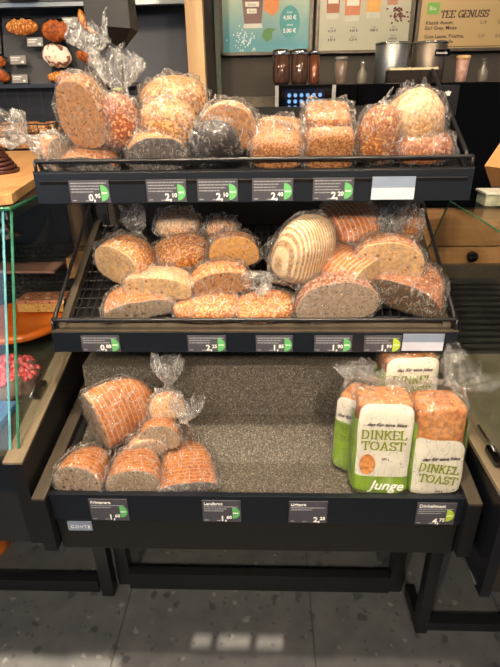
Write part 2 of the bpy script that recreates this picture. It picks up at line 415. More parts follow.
# legs, floor bars, uprights
part(MB().box(-.545, -.505, 1.09, 1.13, 0, .52), 'leg', M['black'], bevel=.002)
part(MB().box(-.50, -.46, 1.135, 1.175, 0, .52), 'leg', M['black'], bevel=.002)
part(MB().box(.452, .486, .985, 1.02, 0, .52), 'leg', M['black'], bevel=.002)
part(MB().box(.40, .44, 1.125, 1.165, 0, .52), 'leg', M['black'], bevel=.002)
part(MB().box(-.46, .40, 1.12, 1.15, 0, .072), 'floor_bar', M['black'], bevel=.002)
part(MB().box(.452, .48, 1.02, 1.125, 0, .04), 'floor_bar', M['black'], bevel=.002)
for x in (-.515, .425): part(MB().box(x, x+.035, 1.50, 1.54, 0, 1.50), 'upright', M['black'], bevel=.002)
part(MB().box(-.5, .43, 1.505, 1.52, .95, 1.26), 'back_panel', mat('back_panel', (52, 46, 40), .5))

def tray_geo(y0, z0, deg):
    a = math.radians(deg); return Vector((0, y0, z0)), Vector((0, math.cos(a), math.sin(a))), Vector((0, -math.sin(a), math.cos(a))), deg
TOP = tray_geo(1.135, 1.333, 24)
MID = tray_geo(1.075, .992, 23)
BOT = tray_geo(.865, .662, 0)
def tp(T, x, v, d=0): return Vector((x, 0, 0)) + T[0] + T[1]*v + T[2]*d
def make_shelf(T, yf, zb, zt, barz, wire, depth=.40):
    # T tray plane; yf face of the label rail from zb to zt
    g = MB()
    a, b_, c, d = tp(T, 0, -.02), tp(T, 0, depth), tp(T, 0, depth, -.012), tp(T, 0, -.02, -.012)
    if not wire:
        g.prism([(a.y, a.z), (b_.y, b_.z), (c.y, c.z), (d.y, d.z)], 'x', SL, SR)
        tr = part(g, 'shelf_tray', M['black'])
    else:
        n = 46
        for k in range(n+1):
            x = SL+.012+(SR-SL-.024)*k/n; g.tube([tp(T, x, 0), tp(T, x, depth)], .0022, 6)
        for k in range(13): v = depth*k/12; g.tube([tp(T, SL+.01, v, -.003), tp(T, SR-.01, v, -.003)], .003, 6)
        g.prism([(d.y, d.z-.02), (c.y, c.z-.02), (c.y, c.z-.024), (d.y, d.z-.024)], 'x', SL, SR)
        tr = part(g, 'shelf_tray', M['blacksatin'])
    part(MB().box(SL-.012, SR+.012, yf, yf+.012, zb, zt), 'label_rail', M['navy'], tr, bevel=.0015)
    f = tp(T, 0, -.005)
    part(MB().prism([(yf, zt), (yf, zt+.004), (f.y+.012, f.z+.010), (f.y+.012, f.z)], 'x', SL-.012, SR+.012), 'front_lip', M['bronze'] if wire else M['blacksatin'], tr)
    for s, x in ((-1, SL), (1, SR)):
        h = .022
        q = [tp(T, 0, -.01, -.012), tp(T, 0, depth, -.012), tp(T, 0, depth, h), tp(T, 0, -.01, h*.4)]
        wd = .018 if wire else .006
        part(MB().prism([(p.y, p.z) for p in q], 'x', x if s < 0 else x-wd, x+wd if s < 0 else x), 'side_rail', M['bronze'] if wire else M['black'], tr)
        o = tp(T, x+s*.002, *((.005, .034) if wire else (.03, .026))); e = tp(T, x+s*.002, *((.40, .068) if wire else (.41, .046))); e2 = e + Vector((0, .015, -.06))
        part(MB().tube(rounded([o+Vector((0, -.004, -.03)), o, e, e2], .012), .0050), 'side_rod', M['blacksatin'], tr, smooth=True)
    yb = yf+.006
    pl = rounded([(SL-.006, yb+.035, zt-.01), (SL-.006, yb+.02, barz), (SL-.006, yb, barz), (SR+.006, yb, barz), (SR+.006, yb+.02, barz), (SR+.006, yb+.035, zt-.01)], .008)
    g = MB().tube(pl, .0050)
    for x in (SL-.006, SR+.006): g.tube([(x, yb, barz), (x, yb, zt)], .0042)
    part(g, 'guard_bar', M['blacksatin'], tr, smooth=True)
    return tr
make_shelf(TOP, 1.12, 1.276, 1.343, 1.366, False, .31)
make_shelf(MID, 1.05, .938, .990, 1.020, True)
# bottom bin
binp = part(MB().prism([(.862, .655), (.99, .655), (1.145, .697), (1.163, .836), (1.31, .838), (1.31, .82), (1.180, .820), (1.16, .68), (.99, .640), (.862, .640)], 'x', SL, SR+.008), 'bread_bin', M['granule'])
part(MB().tube([(SL+.012, 1.143, .6975), (SR-.004, 1.143, .6975)], .0035, 6), 'fold_edge', M['granule'], binp, smooth=True)
part(MB().tube([(SL+.012, 1.165, .8345), (SR-.004, 1.165, .8345)], .0035, 6), 'fold_edge', M['granule'], binp, smooth=True)
part(MB().box(SL, SR+.012, .848, .862, .600, .678), 'label_rail', M['navy'], binp, bevel=.0015)
part(MB().box(SL, SR+.010, .858, .875, .497, .600), 'front_panel', mat('bin_front', (27, 26, 25), .4), binp, bevel=.0015)
part(MB().box(SL, SR+.010, .875, 1.30, .497, .505), 'bin_base', M['black'], binp)
for x in (-.531, .440):
    sp = part(MB().prism([(.832, .515), (.832, .674), (1.30, .752), (1.30, .515)], 'x', x, x+.030), 'side_panel', M['black'], binp)
    part(MB().prism([(.832, .674), (.832, .680), (1.30, .758), (1.30, .752)], 'x', x, x+.030), 'top_rail', M['bronze'], binp)
    xi = x+.030 if x < 0 else x-.012
    part(MB().prism([(.868, .60), (.868, .664), (1.30, .738), (1.30, .60)], 'x', xi, xi+.012), 'inner_liner', M['black'], binp)
# maker's badge on the front panel
bd = part(MB().box(-.475, -.417, .8555, .858, .558, .586), 'maker_badge', M['tagblue'], binp)
text('badge_letters', 'COVTE', .013, M['white'], bd, (-.468+.035, .855-1.15, .566), spacing=1.2)

# ------------------------------------------------------------------ price tags
def price_tag(x0, x1, yf, zb, zt, title, lines, euro, cents, label, badge='green', blank=0):
    cx, wd, h = (x0+x1)/2, x1-x0, zt-zb
    t = tag(empty('price_tag', (cx, yf, zb)), label, 'price tag', 'electronic price tags on the shelf fronts')
    if blank:
        MB().box(-wd/2, wd/2, -.003, 0, 0, h*.52 if blank == 2 else h).build('lower_field', M['taglight'], t)
        if blank == 2: MB().box(-wd/2, wd/2, -.003, 0, h*.52, h).build('upper_field', M['tagblue'], t)
        return t
    MB().box(-wd/2, wd/2, -.003, 0, 0, h).build('card', M['tag'], t, bevel=.0006)
    if title: text('title_line', title, .0125 if len(title) > 9 else .0115, M['white'], t, (-wd/2+.004, -.0035, h-.0125), off=.0002)
    g = MB()
    rr = random.Random(title + label)
    for k in range(lines):
        z = h-.019-.0062*k if title else h-.007-.0062*k; x = -wd/2+.004; xe = wd/2-.006-(.014 if k else 0)
        xe -= rr.random()*.02*(k > 0)
        while x < xe:
            l = .003+rr.random()*.006; g.box(x, min(x+l, xe), -.0034, -.003, z, z+.0022); x += l+.0012
    for x, z in ((-wd/2+.004, .004), (-.012, .003)): g.box(x, x+.009, -.0034, -.003, z, z+.002)
    g.build('fine_print', M['grey_print'], t)
    if badge:
        r = min(.0175, h*.42)
        pts = [(wd/2-.0195 + r*math.cos(a), h*.43 + r*math.sin(a)) for a in [(-PI/2 + PI*k/16) for k in range(17)]]
        bo = MB().prism(pts, 'y', -.0036, -.0030).build('quality_badge', M[badge], t)
        g = MB()
        for k in range(3): g.box(wd/2-.0175+k*.0042, wd/2-.0145+k*.0042, -.0040, -.0036, h*.43-.0015, h*.43+.0015)
        g.build('badge_mark', M['white'], bo)
        xr = wd/2-.021
    else: xr = wd/2-.004
    text('price_digits', euro, .021, M['white'], t, (xr-.012, -.0038, .004), align='RIGHT', off=.0006)
    text('price_cents', cents, .0125, M['white'], t, (xr, -.0038, .0105), align='RIGHT', off=.0003)
    return t
Yt, Ym, Yb = 1.1195, 1.0495, .8475
price_tag(-.436, -.347, Yt, 1.279, 1.327, '', 4, '0,', '95', 'charcoal price tag with green half circle reading 0,95')
price_tag(-.265, -.177, Yt, 1.279, 1.327, '', 4, '2,', '10', 'charcoal 2,10 price tag under the oat covered loaves of the top shelf')
price_tag(-.153, -.064, Yt, 1.279, 1.327, '', 4, '2,', '10', 'charcoal 2,10 price tag under the round black rye loaf')
price_tag(-.033, .056, Yt, 1.279, 1.327, '', 4, '2,', '40', 'charcoal price tag with green half circle reading 2,40')
price_tag(.099, .187, Yt, 1.279, 1.327, '', 5, '2,', '20', 'charcoal price tag with green half circle reading 2,20')
price_tag(.226, .318, Yt, 1.280, 1.328, '', 0, '', '', 'blank two-tone pale tag on the front of the top shelf', blank=2)
price_tag(-.442, -.350, Ym, .941, .983, '', 3, '0,', '88', 'charcoal price tag with green half circle reading 0,88')
price_tag(-.188, -.097, Ym, .941, .983, '', 3, '2,', '25', 'charcoal 2,25 price tag with green half circle on the middle shelf')
price_tag(-.027, .060, Ym, .941, .983, '', 3, '1,', '85', 'charcoal price tag with green half circle reading 1,85')
price_tag(.110, .198, Ym, .941, .983, '', 3, '1,', '90', 'charcoal price tag with green half circle reading 1,90')
price_tag(.226, .312, Ym, .941, .983, '', 3, '1,', '99', 'charcoal price tag with lime half circle reading 1,99', badge='lime')
price_tag(.315, .409, Ym, .944, .987, '', 0, '', '', 'blank two-tone pale tag on the front of the middle shelf', blank=2)
price_tag(-.408, -.319, Yb, .604, .668, 'Primavera', 2, '1,', '60', 'charcoal price tag headed Primavera on the bottom bin')
price_tag(-.148, -.060, Yb, .604, .668, 'Landbrot', 3, '1,', '60', 'charcoal price tag headed Landbrot on the bottom bin')
price_tag(.049, .136, Yb, .604, .668, 'Urkorn', 2, '2,', '25', 'charcoal price tag headed Urkorn without a coloured half circle', badge=None)
price_tag(.335, .422, Yb, .604, .668, 'Dinkeltoast', 3, '4,', '75', 'charcoal price tag headed Dinkeltoast with lime half circle', badge='lime')

# ------------------------------------------------------------------ bread
CR = {}
def cr(k, *a, **kw): CR[k] = crust_mat('crust_'+k, *a, **kw)
cr('orange', (192, 122, 60), (166, 94, 42), stripe=((204, 148, 90), .0125, .0))
cr('golden', (192, 122, 60), (160, 88, 40), speck=(216, 164, 100), sscale=300, samt=.25)
cr('oat', (166, 116, 68), (134, 86, 50), speck=(188, 144, 94), sscale=210, samt=.45)
cr('seed', (158, 104, 68), (118, 74, 50), speck=(206, 166, 120), sscale=240, samt=.35)
cr('redseed', (150, 82, 54), (120, 62, 42), speck=(190, 140, 96), sscale=240, samt=.25)
cr('rye', (52, 46, 46), (34, 31, 33), speck=(80, 74, 72), sscale=200, samt=.15)
cr('tin', (160, 110, 70), (136, 88, 56), speck=(180, 130, 88), sscale=330, samt=.35)
cr('pale', (220, 178, 134), (196, 144, 98), speck=(228, 196, 158), sscale=260, samt=.15)
cr('flour', (178, 136, 90), (190, 150, 104), stripe=((212, 188, 146), .0085, .16))
cr('flour2', (204, 118, 56), (180, 94, 42), stripe=((220, 168, 114), .012, .03))
cr('brown', (170, 106, 60), (140, 80, 46), speck=(196, 146, 92), sscale=240, samt=.2)
cr('redbrown', (166, 104, 62), (128, 70, 42), speck=(190, 136, 88), sscale=260, samt=.12)
cr('orangestripe', (194, 122, 60), (172, 98, 44), stripe=((214, 164, 108), .0125, .0))
CB = {}
def cb(k, *a, **kw): CB[k] = crumb_mat('crumb_'+k, *a, **kw)
cb('grey', (154, 132, 108), (78, 64, 54), .2)
cb('darkgrey', (104, 96, 92), (52, 44, 40), .2, seed=(150, 132, 112))
cb('beige', (186, 156, 122), (112, 80, 56), .14)
cb('tan', (214, 172, 118), (140, 96, 58), .14)
cb('gold', (216, 160, 86), (134, 88, 44), .2)
cb('brown', (170, 118, 70), (96, 58, 34), .2)
cb('seeddark', (88, 66, 42), (46, 32, 24), .3, seed=(130, 94, 56), scale=260)
cb('pinkgrey', (168, 144, 122), (86, 66, 58), .14)
cb('spice', (196, 140, 92), (104, 58, 34), .25, seed=(224, 190, 140))
FL = {'oat': mat('oat_flake', (194, 150, 98), .75, c2=(160, 114, 68), scale=90),
      'seed': mat('pale_seed', (186, 138, 92), .6, c2=(110, 70, 46), scale=160),
      'white': mat('sesame', (236, 214, 176), .6)}

def sgnp(v, e): return math.copysign(abs(v)**e, v)
class Shape:
    def __init__(s, w, h, L, n=2.3, closed=(0, 1), k=2.6, seed=0, amp=.0022, groove=0):
        s.__dict__.update(w=w, h=h, L=L, n=n, closed=closed, k=k, seed=seed, amp=amp, groove=groove)
    def sc(s, t):
        # t in 0..1 along the loaf; outline scale
        if s.closed == (0, 0): return 1 - .02*(2*t-1)**2
        if s.closed == (0, 1): return max(0, 1 - t**s.k)**(1/s.k)
        q = abs(2*t-1); return max(0, 1 - q**s.k)**(1/s.k)
    def prof(s, th, f=1.0, out=0.0):
        e = 2/s.n; x = sgnp(math.cos(th), e)*s.w/2*f
        z = sgnp(math.sin(th), e); zc = .33*s.h
        z = zc + (z*.67*s.h if z > 0 else z*.33*s.h)*f
        return x + math.cos(th)*out, z + math.sin(th)*out
    def pt(s, t, th, f=None, out=0.0, nz=True):
        f = s.sc(t) if f is None else f
        x, z = s.prof(th, f, out); y = (t-.5)*s.L
        p = Vector((x, y, z))
        if nz:
            d = noise.noise(p*22 + Vector((s.seed*3.1, 0, 0)))*s.amp*1.6 + noise.noise(p*70 + Vector((s.seed, 5, 0)))*s.amp*.6
            if s.groove: d -= s.groove*(1-min(1, abs(((t*s.L/.0125) % 1)-.5)*5))
            c = Vector((0, y, .33*s.h)); dr = (p-c)
            if dr.length > 1e-6: p = p + dr.normalized()*d*min(1, f*3)
        return p
def loaf_meshes(S, style, crumb, root, flakes=None, nth=56, nt=40):
    vs = []; fs = []
    ts = [i/nt for i in range(nt+1)]
    if S.closed[1]: ts = [1-(1-t)**1.8 if S.closed == (0, 1) else .5-.5*math.cos(PI*t) for t in ts]
    for t in ts:
        for k in range(nth): vs.append(S.pt(t, 2*PI*k/nth))
    for i in range(nt):
        for k in range(nth):
            j = (k+1) % nth; fs.append((i*nth+k, (i+1)*nth+k, (i+1)*nth+j, i*nth+j))
    g = MB(); g.add(vs, fs)
    if S.closed[1] == 0: fs2 = [tuple(range(nt*nth, (nt+1)*nth))]; g.f += fs2
    cruo = g.build('crust', CR[style], root, smooth=True)
    if not S.closed[0]:
        cv = []; cf = []; R = [1.0, .985, .95, .8, .6, .4, .2, .02]
        for i, r in enumerate(R):
            for k in range(nth):
                th = 2*PI*k/nth
                p = S.pt(0, th); c = Vector((0, -S.L/2, .4*S.h)); q = c + (p-c)*(r if i else .998)
                q.y = -S.L/2 - (.0 if i == 0 else .002) - (0 if i < 2 else noise.noise(q*60)*.0012 + .0015*(1-r))
                cv.append(q)
        for i in range(len(R)-1):
            for k in range(nth):
                j = (k+1) % nth; cf.append((i*nth+k, i*nth+j, (i+1)*nth+j, (i+1)*nth+k))
        cf.append(tuple(range((len(R)-1)*nth, len(R)*nth)))
        cg = MB(); cg.add(cv[nth*0:], cf); cg.build('crumb', CB[crumb], root, smooth=True)
    if flakes:
        kind, cnt = flakes; rr = random.Random(S.seed); g = MB()
        for _ in range(cnt):
            t = rr.random()**.9*.97; th = PI*(-.05+1.1*rr.random())
            p = S.pt(t, th); nrm = (p - Vector((0, p.y*(.9 if S.closed[1] else 1), .3*S.h))).normalized()
            a = nrm.orthogonal().normalized(); a = (Matrix.Rotation(rr.random()*6.28, 3, nrm) @ a); b2 = nrm.cross(a)
            l, w2, h2 = (.0042, .0026, .0009) if kind == 'oat' else ((.0036, .0018, .0011) if kind == 'seed' else (.0018, .0011, .0007))
            l *= .7+.6*rr.random(); p = p + nrm*h2*.3
            nrm2 = (nrm + a*.3*(rr.random()-.5)).normalized()
            g.add([p+a*l, p+b2*w2, p-a*l, p-b2*w2, p+nrm2*h2, p-nrm2*h2], [(0,1,4),(1,2,4),(2,3,4),(3,0,4),(1,0,5),(2,1,5),(3,2,5),(0,3,5)])
        tag(g.build('oat_topping' if kind == 'oat' else 'seed_topping', FL[kind], root), kind='stuff')
def bag_mesh(S, root, tail, m='film', seed=0, nth=72, loose=.006):
    # tail: None | dict(end='back'/'front', dir=(x,y,z), len=, r=, neck=)
    rr = random.Random(seed); rings = []   # (fn theta -> Vector)
    back = tail is None or tail.get('end', 'back') == 'back'
    sg = 1 if back else -1
    cz = .42*S.h
    def hull(t, extra, off=0):
        f = max(S.sc(t), .0)
        def fn(th):
            p = S.pt(t, th, f=max(f, .02), out=loose*(1 if f > .3 else f/.3), nz=False)
            q = Vector((p.x, 0, p.z-cz)); fold = 0
            fold += extra*.006*math.sin(th*9+seed*1.7+t*4) + extra*.004*math.sin(th*23+seed)
            fold += noise.noise(Vector((math.cos(th)*2.2+seed*7, math.sin(th)*2.2, t*4)))*.006 + .0025
            p = Vector((p.x, p.y+off, p.z)); 
            if q.length > 1e-6: p += q.normalized()*max(fold, -.002)
            if p.z < .001: p.z = .001*0 + max(p.z, -.001)
            return p
        return fn
    ts = [i/22 for i in range(23)]
    if not back: ts = ts[::-1]
    # closed far end
    e0 = ts[0]
    def cap(sca, off):
        h0 = hull(e0, .3)
        def fn(th):
            p = h0(th); c = Vector((0, p.y, cz)); q = c+(p-c)*sca; q.y = (e0-.5)*S.L - sg*off + noise.noise(Vector((q.x*30, q.z*30, seed)))*.003; return q
        return fn
    if S.sc(e0) > .2: rings += [cap(.02, .006), cap(.6, .006), cap(.93, .005)]
    for t in ts:
        if S.sc(t) < .35 and not (t == e0): continue
        rings.append(hull(t, .25+.75*abs(t-e0)))
    endy = (ts[-1]-.5)*S.L
    if tail is None:
        te = [t for t in ts if S.sc(t) >= .35][-1]
        hb = hull(te, 1); yb = hb(0).y
        for sca, off in ((.8, .012), (.45, .018), (.03, .02)):
            rings.append((lambda sca, off: lambda th: (lambda p: Vector((p.x*sca, yb+sg*off, cz+(p.z-cz)*sca)))(hb(th)))(sca, off))
    else:
        te = [t for t in ts if S.sc(t) >= .35][-1]
        hb = hull(te, 1); y0 = hb(0).y
        neck = Vector(tail.get('neck', (0, sg*.03+ (endy if abs(endy) > abs(y0) else y0), cz*1.1)))
        nr = .009; d = Vector(tail['dir']).normalized(); Lt = tail['len']; R = tail['r']
        side = d.orthogonal().normalized() if abs(d.dot(Vector((1, 0, 0)))) > .8 else (Vector((1, 0, 0)) - d*d.x).normalized()
        up = d.cross(side) * (1 if d.cross(side).z >= 0 else -1)
        ring_n = lambda th, r: side*math.cos(th)*r + up*math.sin(th)*r
        nk = 6
        for i in range(1, nk+1):
            u = i/nk; u2 = u*u*(3-2*u)
            def fn(th, u=u2):
                a = hb(th); b3 = neck + ring_n(th, nr*(1+.25*math.sin(th*8)))
                p = a.lerp(b3, u); c = hb(0).lerp(neck, u)
                pl = math.sin(th*13+seed)*.0035*math.sin(PI*min(1, u*1.0)) + math.sin(th*29+seed*2)*.0015
                return p + (p - Vector((0, p.y, cz))).normalized()*pl*(1-u)
            rings.append(fn)
        flat = tail.get('flat', .45)
        for i in range(1, 13):
            u = i/12
            def fn(th, u=u):
                r = nr + (R-nr)*math.sin(min(1, u*1.15)*PI/2)**.9
                r *= 1 + .10*math.sin(th*7+seed)*u + .14*math.sin(th*13+seed*3+u*3) + .05*math.sin(th*25+u*8)
                c = neck + d*Lt*u
                s2 = side*math.cos(th)*r + up*math.sin(th)*r*(1-(1-flat)*u)
                q = c + s2
                nn = Vector((noise.noise(q*38+Vector((seed, 0, 0))), noise.noise(q*38+Vector((0, seed, 3))), noise.noise(q*38+Vector((9, 0, seed)))))
                q += nn*.016*min(1, u*1.6)
                q += d*(.012*math.sin(th*3+seed)+.006*math.sin(th*11))*u*u
                return q
            rings.append(fn)
    n = len(rings); g = MB(); vs = [r(2*PI*k/nth) for r in rings for k in range(nth)]; fs = []
    for i in range(n-1):
        for k in range(nth):
            j = (k+1) % nth; fs.append((i*nth+k, i*nth+j, (i+1)*nth+j, (i+1)*nth+k))
    g.add(vs, fs)
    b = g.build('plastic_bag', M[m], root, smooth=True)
    if tail is not None and tail.get('clip', True):
        cm = MB(); 
        vs2 = []
        cm.lathe([(.0075, -.003), (.0105, -.002), (.0105, .002), (.0075, .003)], (0, 0, 0), 14)
        q = d.to_track_quat('Z', 'Y').to_matrix()
        cm.v = [tuple(q @ Vector(v) + neck) for v in cm.v]
        cm.build('clip', M['film2'] if not tail.get('vis') else M['clip'], root, smooth=True)
def bread(label, T, box, dz=0, w=.12, h=.09, L=.10, rx=0, ry=0, rz=0, style='orange', crumb='beige', n=2.3,
          closed=(0, 1), k=2.6, tail=None, bag=True, flakes=None, groove=0, group='bagged loaves on the display stand', name='bagged_bread_loaf', m='film', seed=[0]):
    seed[0] += 1; sd = seed[0]
    Rm = rotm(T[3], 0, 0) @ rotm(0, 0, rz) @ rotm(rx, ry, 0)
    x0, y0, x1, y1 = box
    O, V, U, _ = T
    # start where the sight line to the bottom middle of the outline meets the tray
    base = at((x0+x1)/2, y1-8, Y=O.y+.05)
    u = base.x; v = .05; s = 1.; hs = 1.
    def samp():
        S = Shape(w*s, h*hs, L*s, n, closed, k, sd, 0)
        loc = Vector((u, 0, 0)) + O + V*v + U*dz
        P_ = []; mz = 1e9
        for i in range(9):
            t = i/8
            for j in range(16):
                q = Rm @ S.pt(t, 2*PI*j/16, nz=False); mz = min(mz, q.dot(U)); P_.append(q + loc)
        P_ = [p - U*mz for p in P_]
        low = [p.y for p in P_ if (p-loc).dot(U) < .035]
        pr = [proj(p) for p in P_]
        xs_ = [p[0] for p in pr]; ys_ = [p[1] for p in pr]
        return (min(xs_), min(ys_), max(xs_), max(ys_)), loc - U*mz, min(low)
    for it in range(22):
        b, loc, my = samp(); dep = (loc-cC).dot(cF)
        s *= ((x1-x0)/(b[2]-b[0]))**.8
        u += ((x0+x1)/2-(b[0]+b[2])/2)*dep/500
        v += (b[3]-y1)*dep/500*1.2
        if my < O.y - .002 and v < 0.3: v = max(v, v + (O.y - .002 - my)*.9)
        hs *= ((y1-y0)/max(5, b[3]-b[1]))**.6; hs = min(1.7*s, max(.55*s, hs))
    b, loc, my = samp()
    if my < O.y - .002: v += O.y - .002 - my; b, loc, my = samp()
    S = Shape(w*s, h*hs, L*s, n, closed, k, sd, .0022, groove)
    root = empty(name, loc, Rm)
    print('LOAF', sd, label[:30], [round(q) for q in b], box, 'v=%.3f w=%.3f h=%.3f' % (v, w*s, h*hs))
    tag(root, label, 'bread', group)
    loaf_meshes(S, style, crumb, root, flakes)
    if bag: bag_mesh(S, root, tail, m, sd)
    return root
UP = lambda l=.07, r=.035, d=(0, .3, 1), **k: dict(dir=d, len=l, r=r, **k)

# top shelf, back row first
bread('tall seeded loaf standing on end in a knotted bag at the shelf corner', TOP, (56, 76, 113, 150), .045, .12, .15, .09, rx=0, rz=-12, style='seed', crumb='spice', flakes=('seed', 420), tail=UP(.05, .042, (-.2, .5, 1), neck=(.02, .04, .165), flat=.35), n=2.2)
bread('oat flaked loaf leaning at the back beside the oak post', TOP, (140, 76, 208, 122), .06, .14, .09, .10, rz=10, rx=-8, style='oat', closed=(1, 1), flakes=('oat', 480), tail=None)
bread('oat flaked loaf resting on the oat loaf with the dark cut face', TOP, (139, 104, 197, 152), .035, .12, .09, .09, rz=-8, rx=-14, style='oat', closed=(1, 1), flakes=('oat', 480), tail=None, n=2.8)
bread('red-brown seeded loaf in a bag with a wide flared top', TOP, (98, 95, 142, 152), .035, .10, .11, .08, rx=-12, rz=20, style='redseed', crumb='spice', closed=(1, 1), flakes=('seed', 300), tail=UP(.072, .048, (.25, .5, 1), neck=(.012, .0, .115), vis=True, flat=.3))
bread('pinkish loaf in crumpled bag hanging over the shelf end', TOP, (40, 130, 72, 172), .0, .09, .07, .08, rz=50, style='golden', crumb='pinkgrey', tail=UP(.06, .04, (-.6, -.1, .75), neck=(-.03, .05, .06)), m='film2')
bread('half loaf showing dark grey crumb behind the 0,95 tag', TOP, (58, 147, 117, 178), 0, .13, .07, .09, rz=-6, rx=6, style='orange', crumb='darkgrey', tail=None)
bread('oat loaf with dark grey cut face behind the front bar', TOP, (128, 130, 188, 178), 0, .12, .09, .09, rz=6, rx=4, style='oat', crumb='darkgrey', flakes=('oat', 380), tail=None)
bread('round loaf end with white specks behind the black rye loaf', TOP, (198, 100, 258, 152), .025, .13, .11, .09, rz=0, rx=-8, style='seed', crumb='brown', n=2.1, tail=None)
bread('round black rye loaf with scored crust', TOP, (186, 127, 243, 178), 0, .13, .11, .10, style='rye', closed=(1, 1), n=2.1, k=2.2, rz=15, tail=None, m='filmclear')
bread('pale boxy loaf wrapped in shiny film', TOP, (251, 122, 304, 173), 0, .12, .08, .12, style='tin', closed=(1, 1), n=3.4, k=5, rz=-3, tail=None, flakes=('oat', 200))
bread('brown tin loaf standing behind another tin loaf', TOP, (304, 101, 352, 140), .05, .11, .09, .10, style='tin', closed=(1, 1), n=5, k=6, rz=2, tail=None)
bread('brown seeded tin loaf above the 2,20 tag', TOP, (303, 122, 356, 173), 0, .12, .10, .09, style='tin', closed=(1, 1), n=5, k=7, rz=2, tail=UP(.05, .03, (-1, .1, .4), neck=(-.07, .0, .05)))
bread('brown loaf in a loose bag beside the tin loaves', TOP, (356, 112, 402, 172), .0, .12, .10, .10, style='brown', closed=(1, 1), rz=-25, tail=UP(.05, .035, (.3, .6, 1)))
bread('pale floured round loaf on top of a red-brown loaf', TOP, (386, 97, 447, 150), .04, .13, .10, .11, style='pale', closed=(1, 1), n=2.1, k=2.2, tail=UP(.022, .025, (.1, .5, 1)))
bread('red-brown seeded loaf lying under the pale floured one', TOP, (376, 132, 455, 174), 0, .17, .08, .11, style='redbrown', closed=(1, 1), n=2.2, k=2.3, rz=-4, tail=None)

# middle shelf
bread('loaf at the tray back hidden but for its crumpled bag', MID, (156, 208, 199, 238), .06, .10, .06, .08, style='pale', closed=(1, 1), tail=None, m='film2')
bread('small bagged roll behind the golden half loaf', MID, (206, 216, 237, 240), .05, .07, .05, .06, style='golden', closed=(1, 1), tail=None, m='film2')
bread('tan half loaf with knotted bag nearest the tray corner', MID, (95, 235, 156, 288), .03, .14, .08, .10, rz=-28, rx=-4, style='golden', crumb='tan', tail=UP(.07, .035, (-.35, .2, 1), neck=(-.02, .06, .08)))
bread('shiny bagged oval loaf behind the tan bread', MID, (153, 233, 211, 272), .03, .14, .08, .10, rz=20, style='golden', closed=(1, 1), tail=None)
bread('golden half loaf with its round cut face upright', MID, (208, 231, 259, 267), .045, .13, .085, .06, rz=4, rx=-6, style='brown', crumb='gold', tail=UP(.035, .025, (1, .1, .1), neck=(.07, .0, .02)))
bread('tan block loaf with seeds lying across the middle', MID, (125, 266, 193, 299), .035, .15, .07, .08, rz=-6, rx=-10, style='pale', crumb='tan', n=3.2, tail=None)
bread('golden brown half loaf beneath the golden cut face', MID, (190, 259, 252, 297), .03, .14, .08, .09, rz=12, rx=-8, style='golden', crumb='brown', tail=None)
bread('half loaf with grey cut face and orange rim behind 0,88', MID, (103, 288, 177, 326), 0, .16, .085, .10, rz=14, rx=-6, style='orange', crumb='grey', tail=None)
bread('orange seeded loaf behind the 2,25 tag', MID, (173, 289, 241, 324), 0, .15, .075, .10, style='golden', closed=(1, 1), n=2.3, tail=None, flakes=('white', 200))
bread('orange bagged loaf behind the 1,85 tag', MID, (234, 293, 297, 324), 0, .14, .07, .09, style='golden', closed=(1, 1), tail=None, rz=8)
bread('flour-striped orange loaf end at the back of the tray', MID, (321, 208, 380, 243), .075, .14, .09, .12, rz=-70, style='flour2', crumb='tan', closed=(1, 1), k=2.8, tail=None)
bread('large floured loaf with proofing rings standing diagonally', MID, (271, 214, 336, 284), .03, .11, .10, .15, rz=-48, rx=-14, style='flour', crumb='tan', closed=(1, 1), k=2.6, tail=UP(.05, .035, (-.1, -1, -.1), neck=(-.0, -.105, .03), end='front'))
bread('tan half loaf with dark brown arched crust', MID, (352, 233, 424, 280), .055, .17, .11, .09, rz=-8, rx=-6, style='brown', crumb='tan', tail=UP(.06, .035, (.2, .5, 1)))
bread('orange crusted half loaf with tan crumb facing right', MID, (302, 241, 386, 294), .045, .11, .085, .16, rz=44, rx=-8, style='flour2', crumb='tan', tail=None)
bread('half loaf with pinkish grey crumb and dark rim behind 1,90', MID, (295, 275, 378, 323), 0, .18, .10, .07, rz=6, rx=-10, style='redseed', crumb='pinkgrey', tail=None)
bread('half loaf with dark seeded crumb and thick red-brown crust', MID, (362, 263, 445, 323), 0, .17, .11, .15, rz=-27, rx=-6, style='redbrown', crumb='seeddark', flakes=('seed', 160), tail=None)
bread('crumpled bag with a small roll behind the arched loaf', MID, (392, 208, 422, 244), .03, .07, .06, .06, style='brown', closed=(1, 1), tail=None, m='film2')

# bottom bin
bread('sliced half loaf with grey cut face in the bin corner', BOT, (54, 446, 110, 494), 0, .13, .09, .13, style='orange', crumb='grey', groove=.0012, rz=-6, tail=UP(.05, .035, (.1, .6, .6)))
bread('sliced half loaf with grey cut face above the Primavera tag', BOT, (106, 446, 162, 494), 0, .13, .085, .13, style='orange', crumb='grey', groove=.0012, rz=6, tail=UP(.03, .03, (-.6, .2, .5)))
bread('sliced loaf in a bag knotted on top with upright tail', BOT, (158, 448, 217, 494), 0, .13, .05, .17, rz=10, style='orange', crumb='darkgrey', groove=.0012, tail=UP(.06, .036, (.30, .25, 1), neck=(.0, .05, .10), flat=.6))
bread('large striped sliced loaf leaning diagonally on the others', BOT, (81, 377, 154, 449), .035, .12, .11, .19, rz=-46, rx=8, style='orangestripe', crumb='grey', groove=.0016, tail=UP(.03, .03, (1, .2, .3), neck=(.03, .125, .05)))
bread('golden end slice loaf with knotted silvery bag above', BOT, (150, 391, 184, 420), .085, .09, .06, .06, rz=12, style='golden', crumb='tan', m='film2', tail=UP(.07, .036, (.05, .3, 1), neck=(.01, .02, .075), flat=.6))
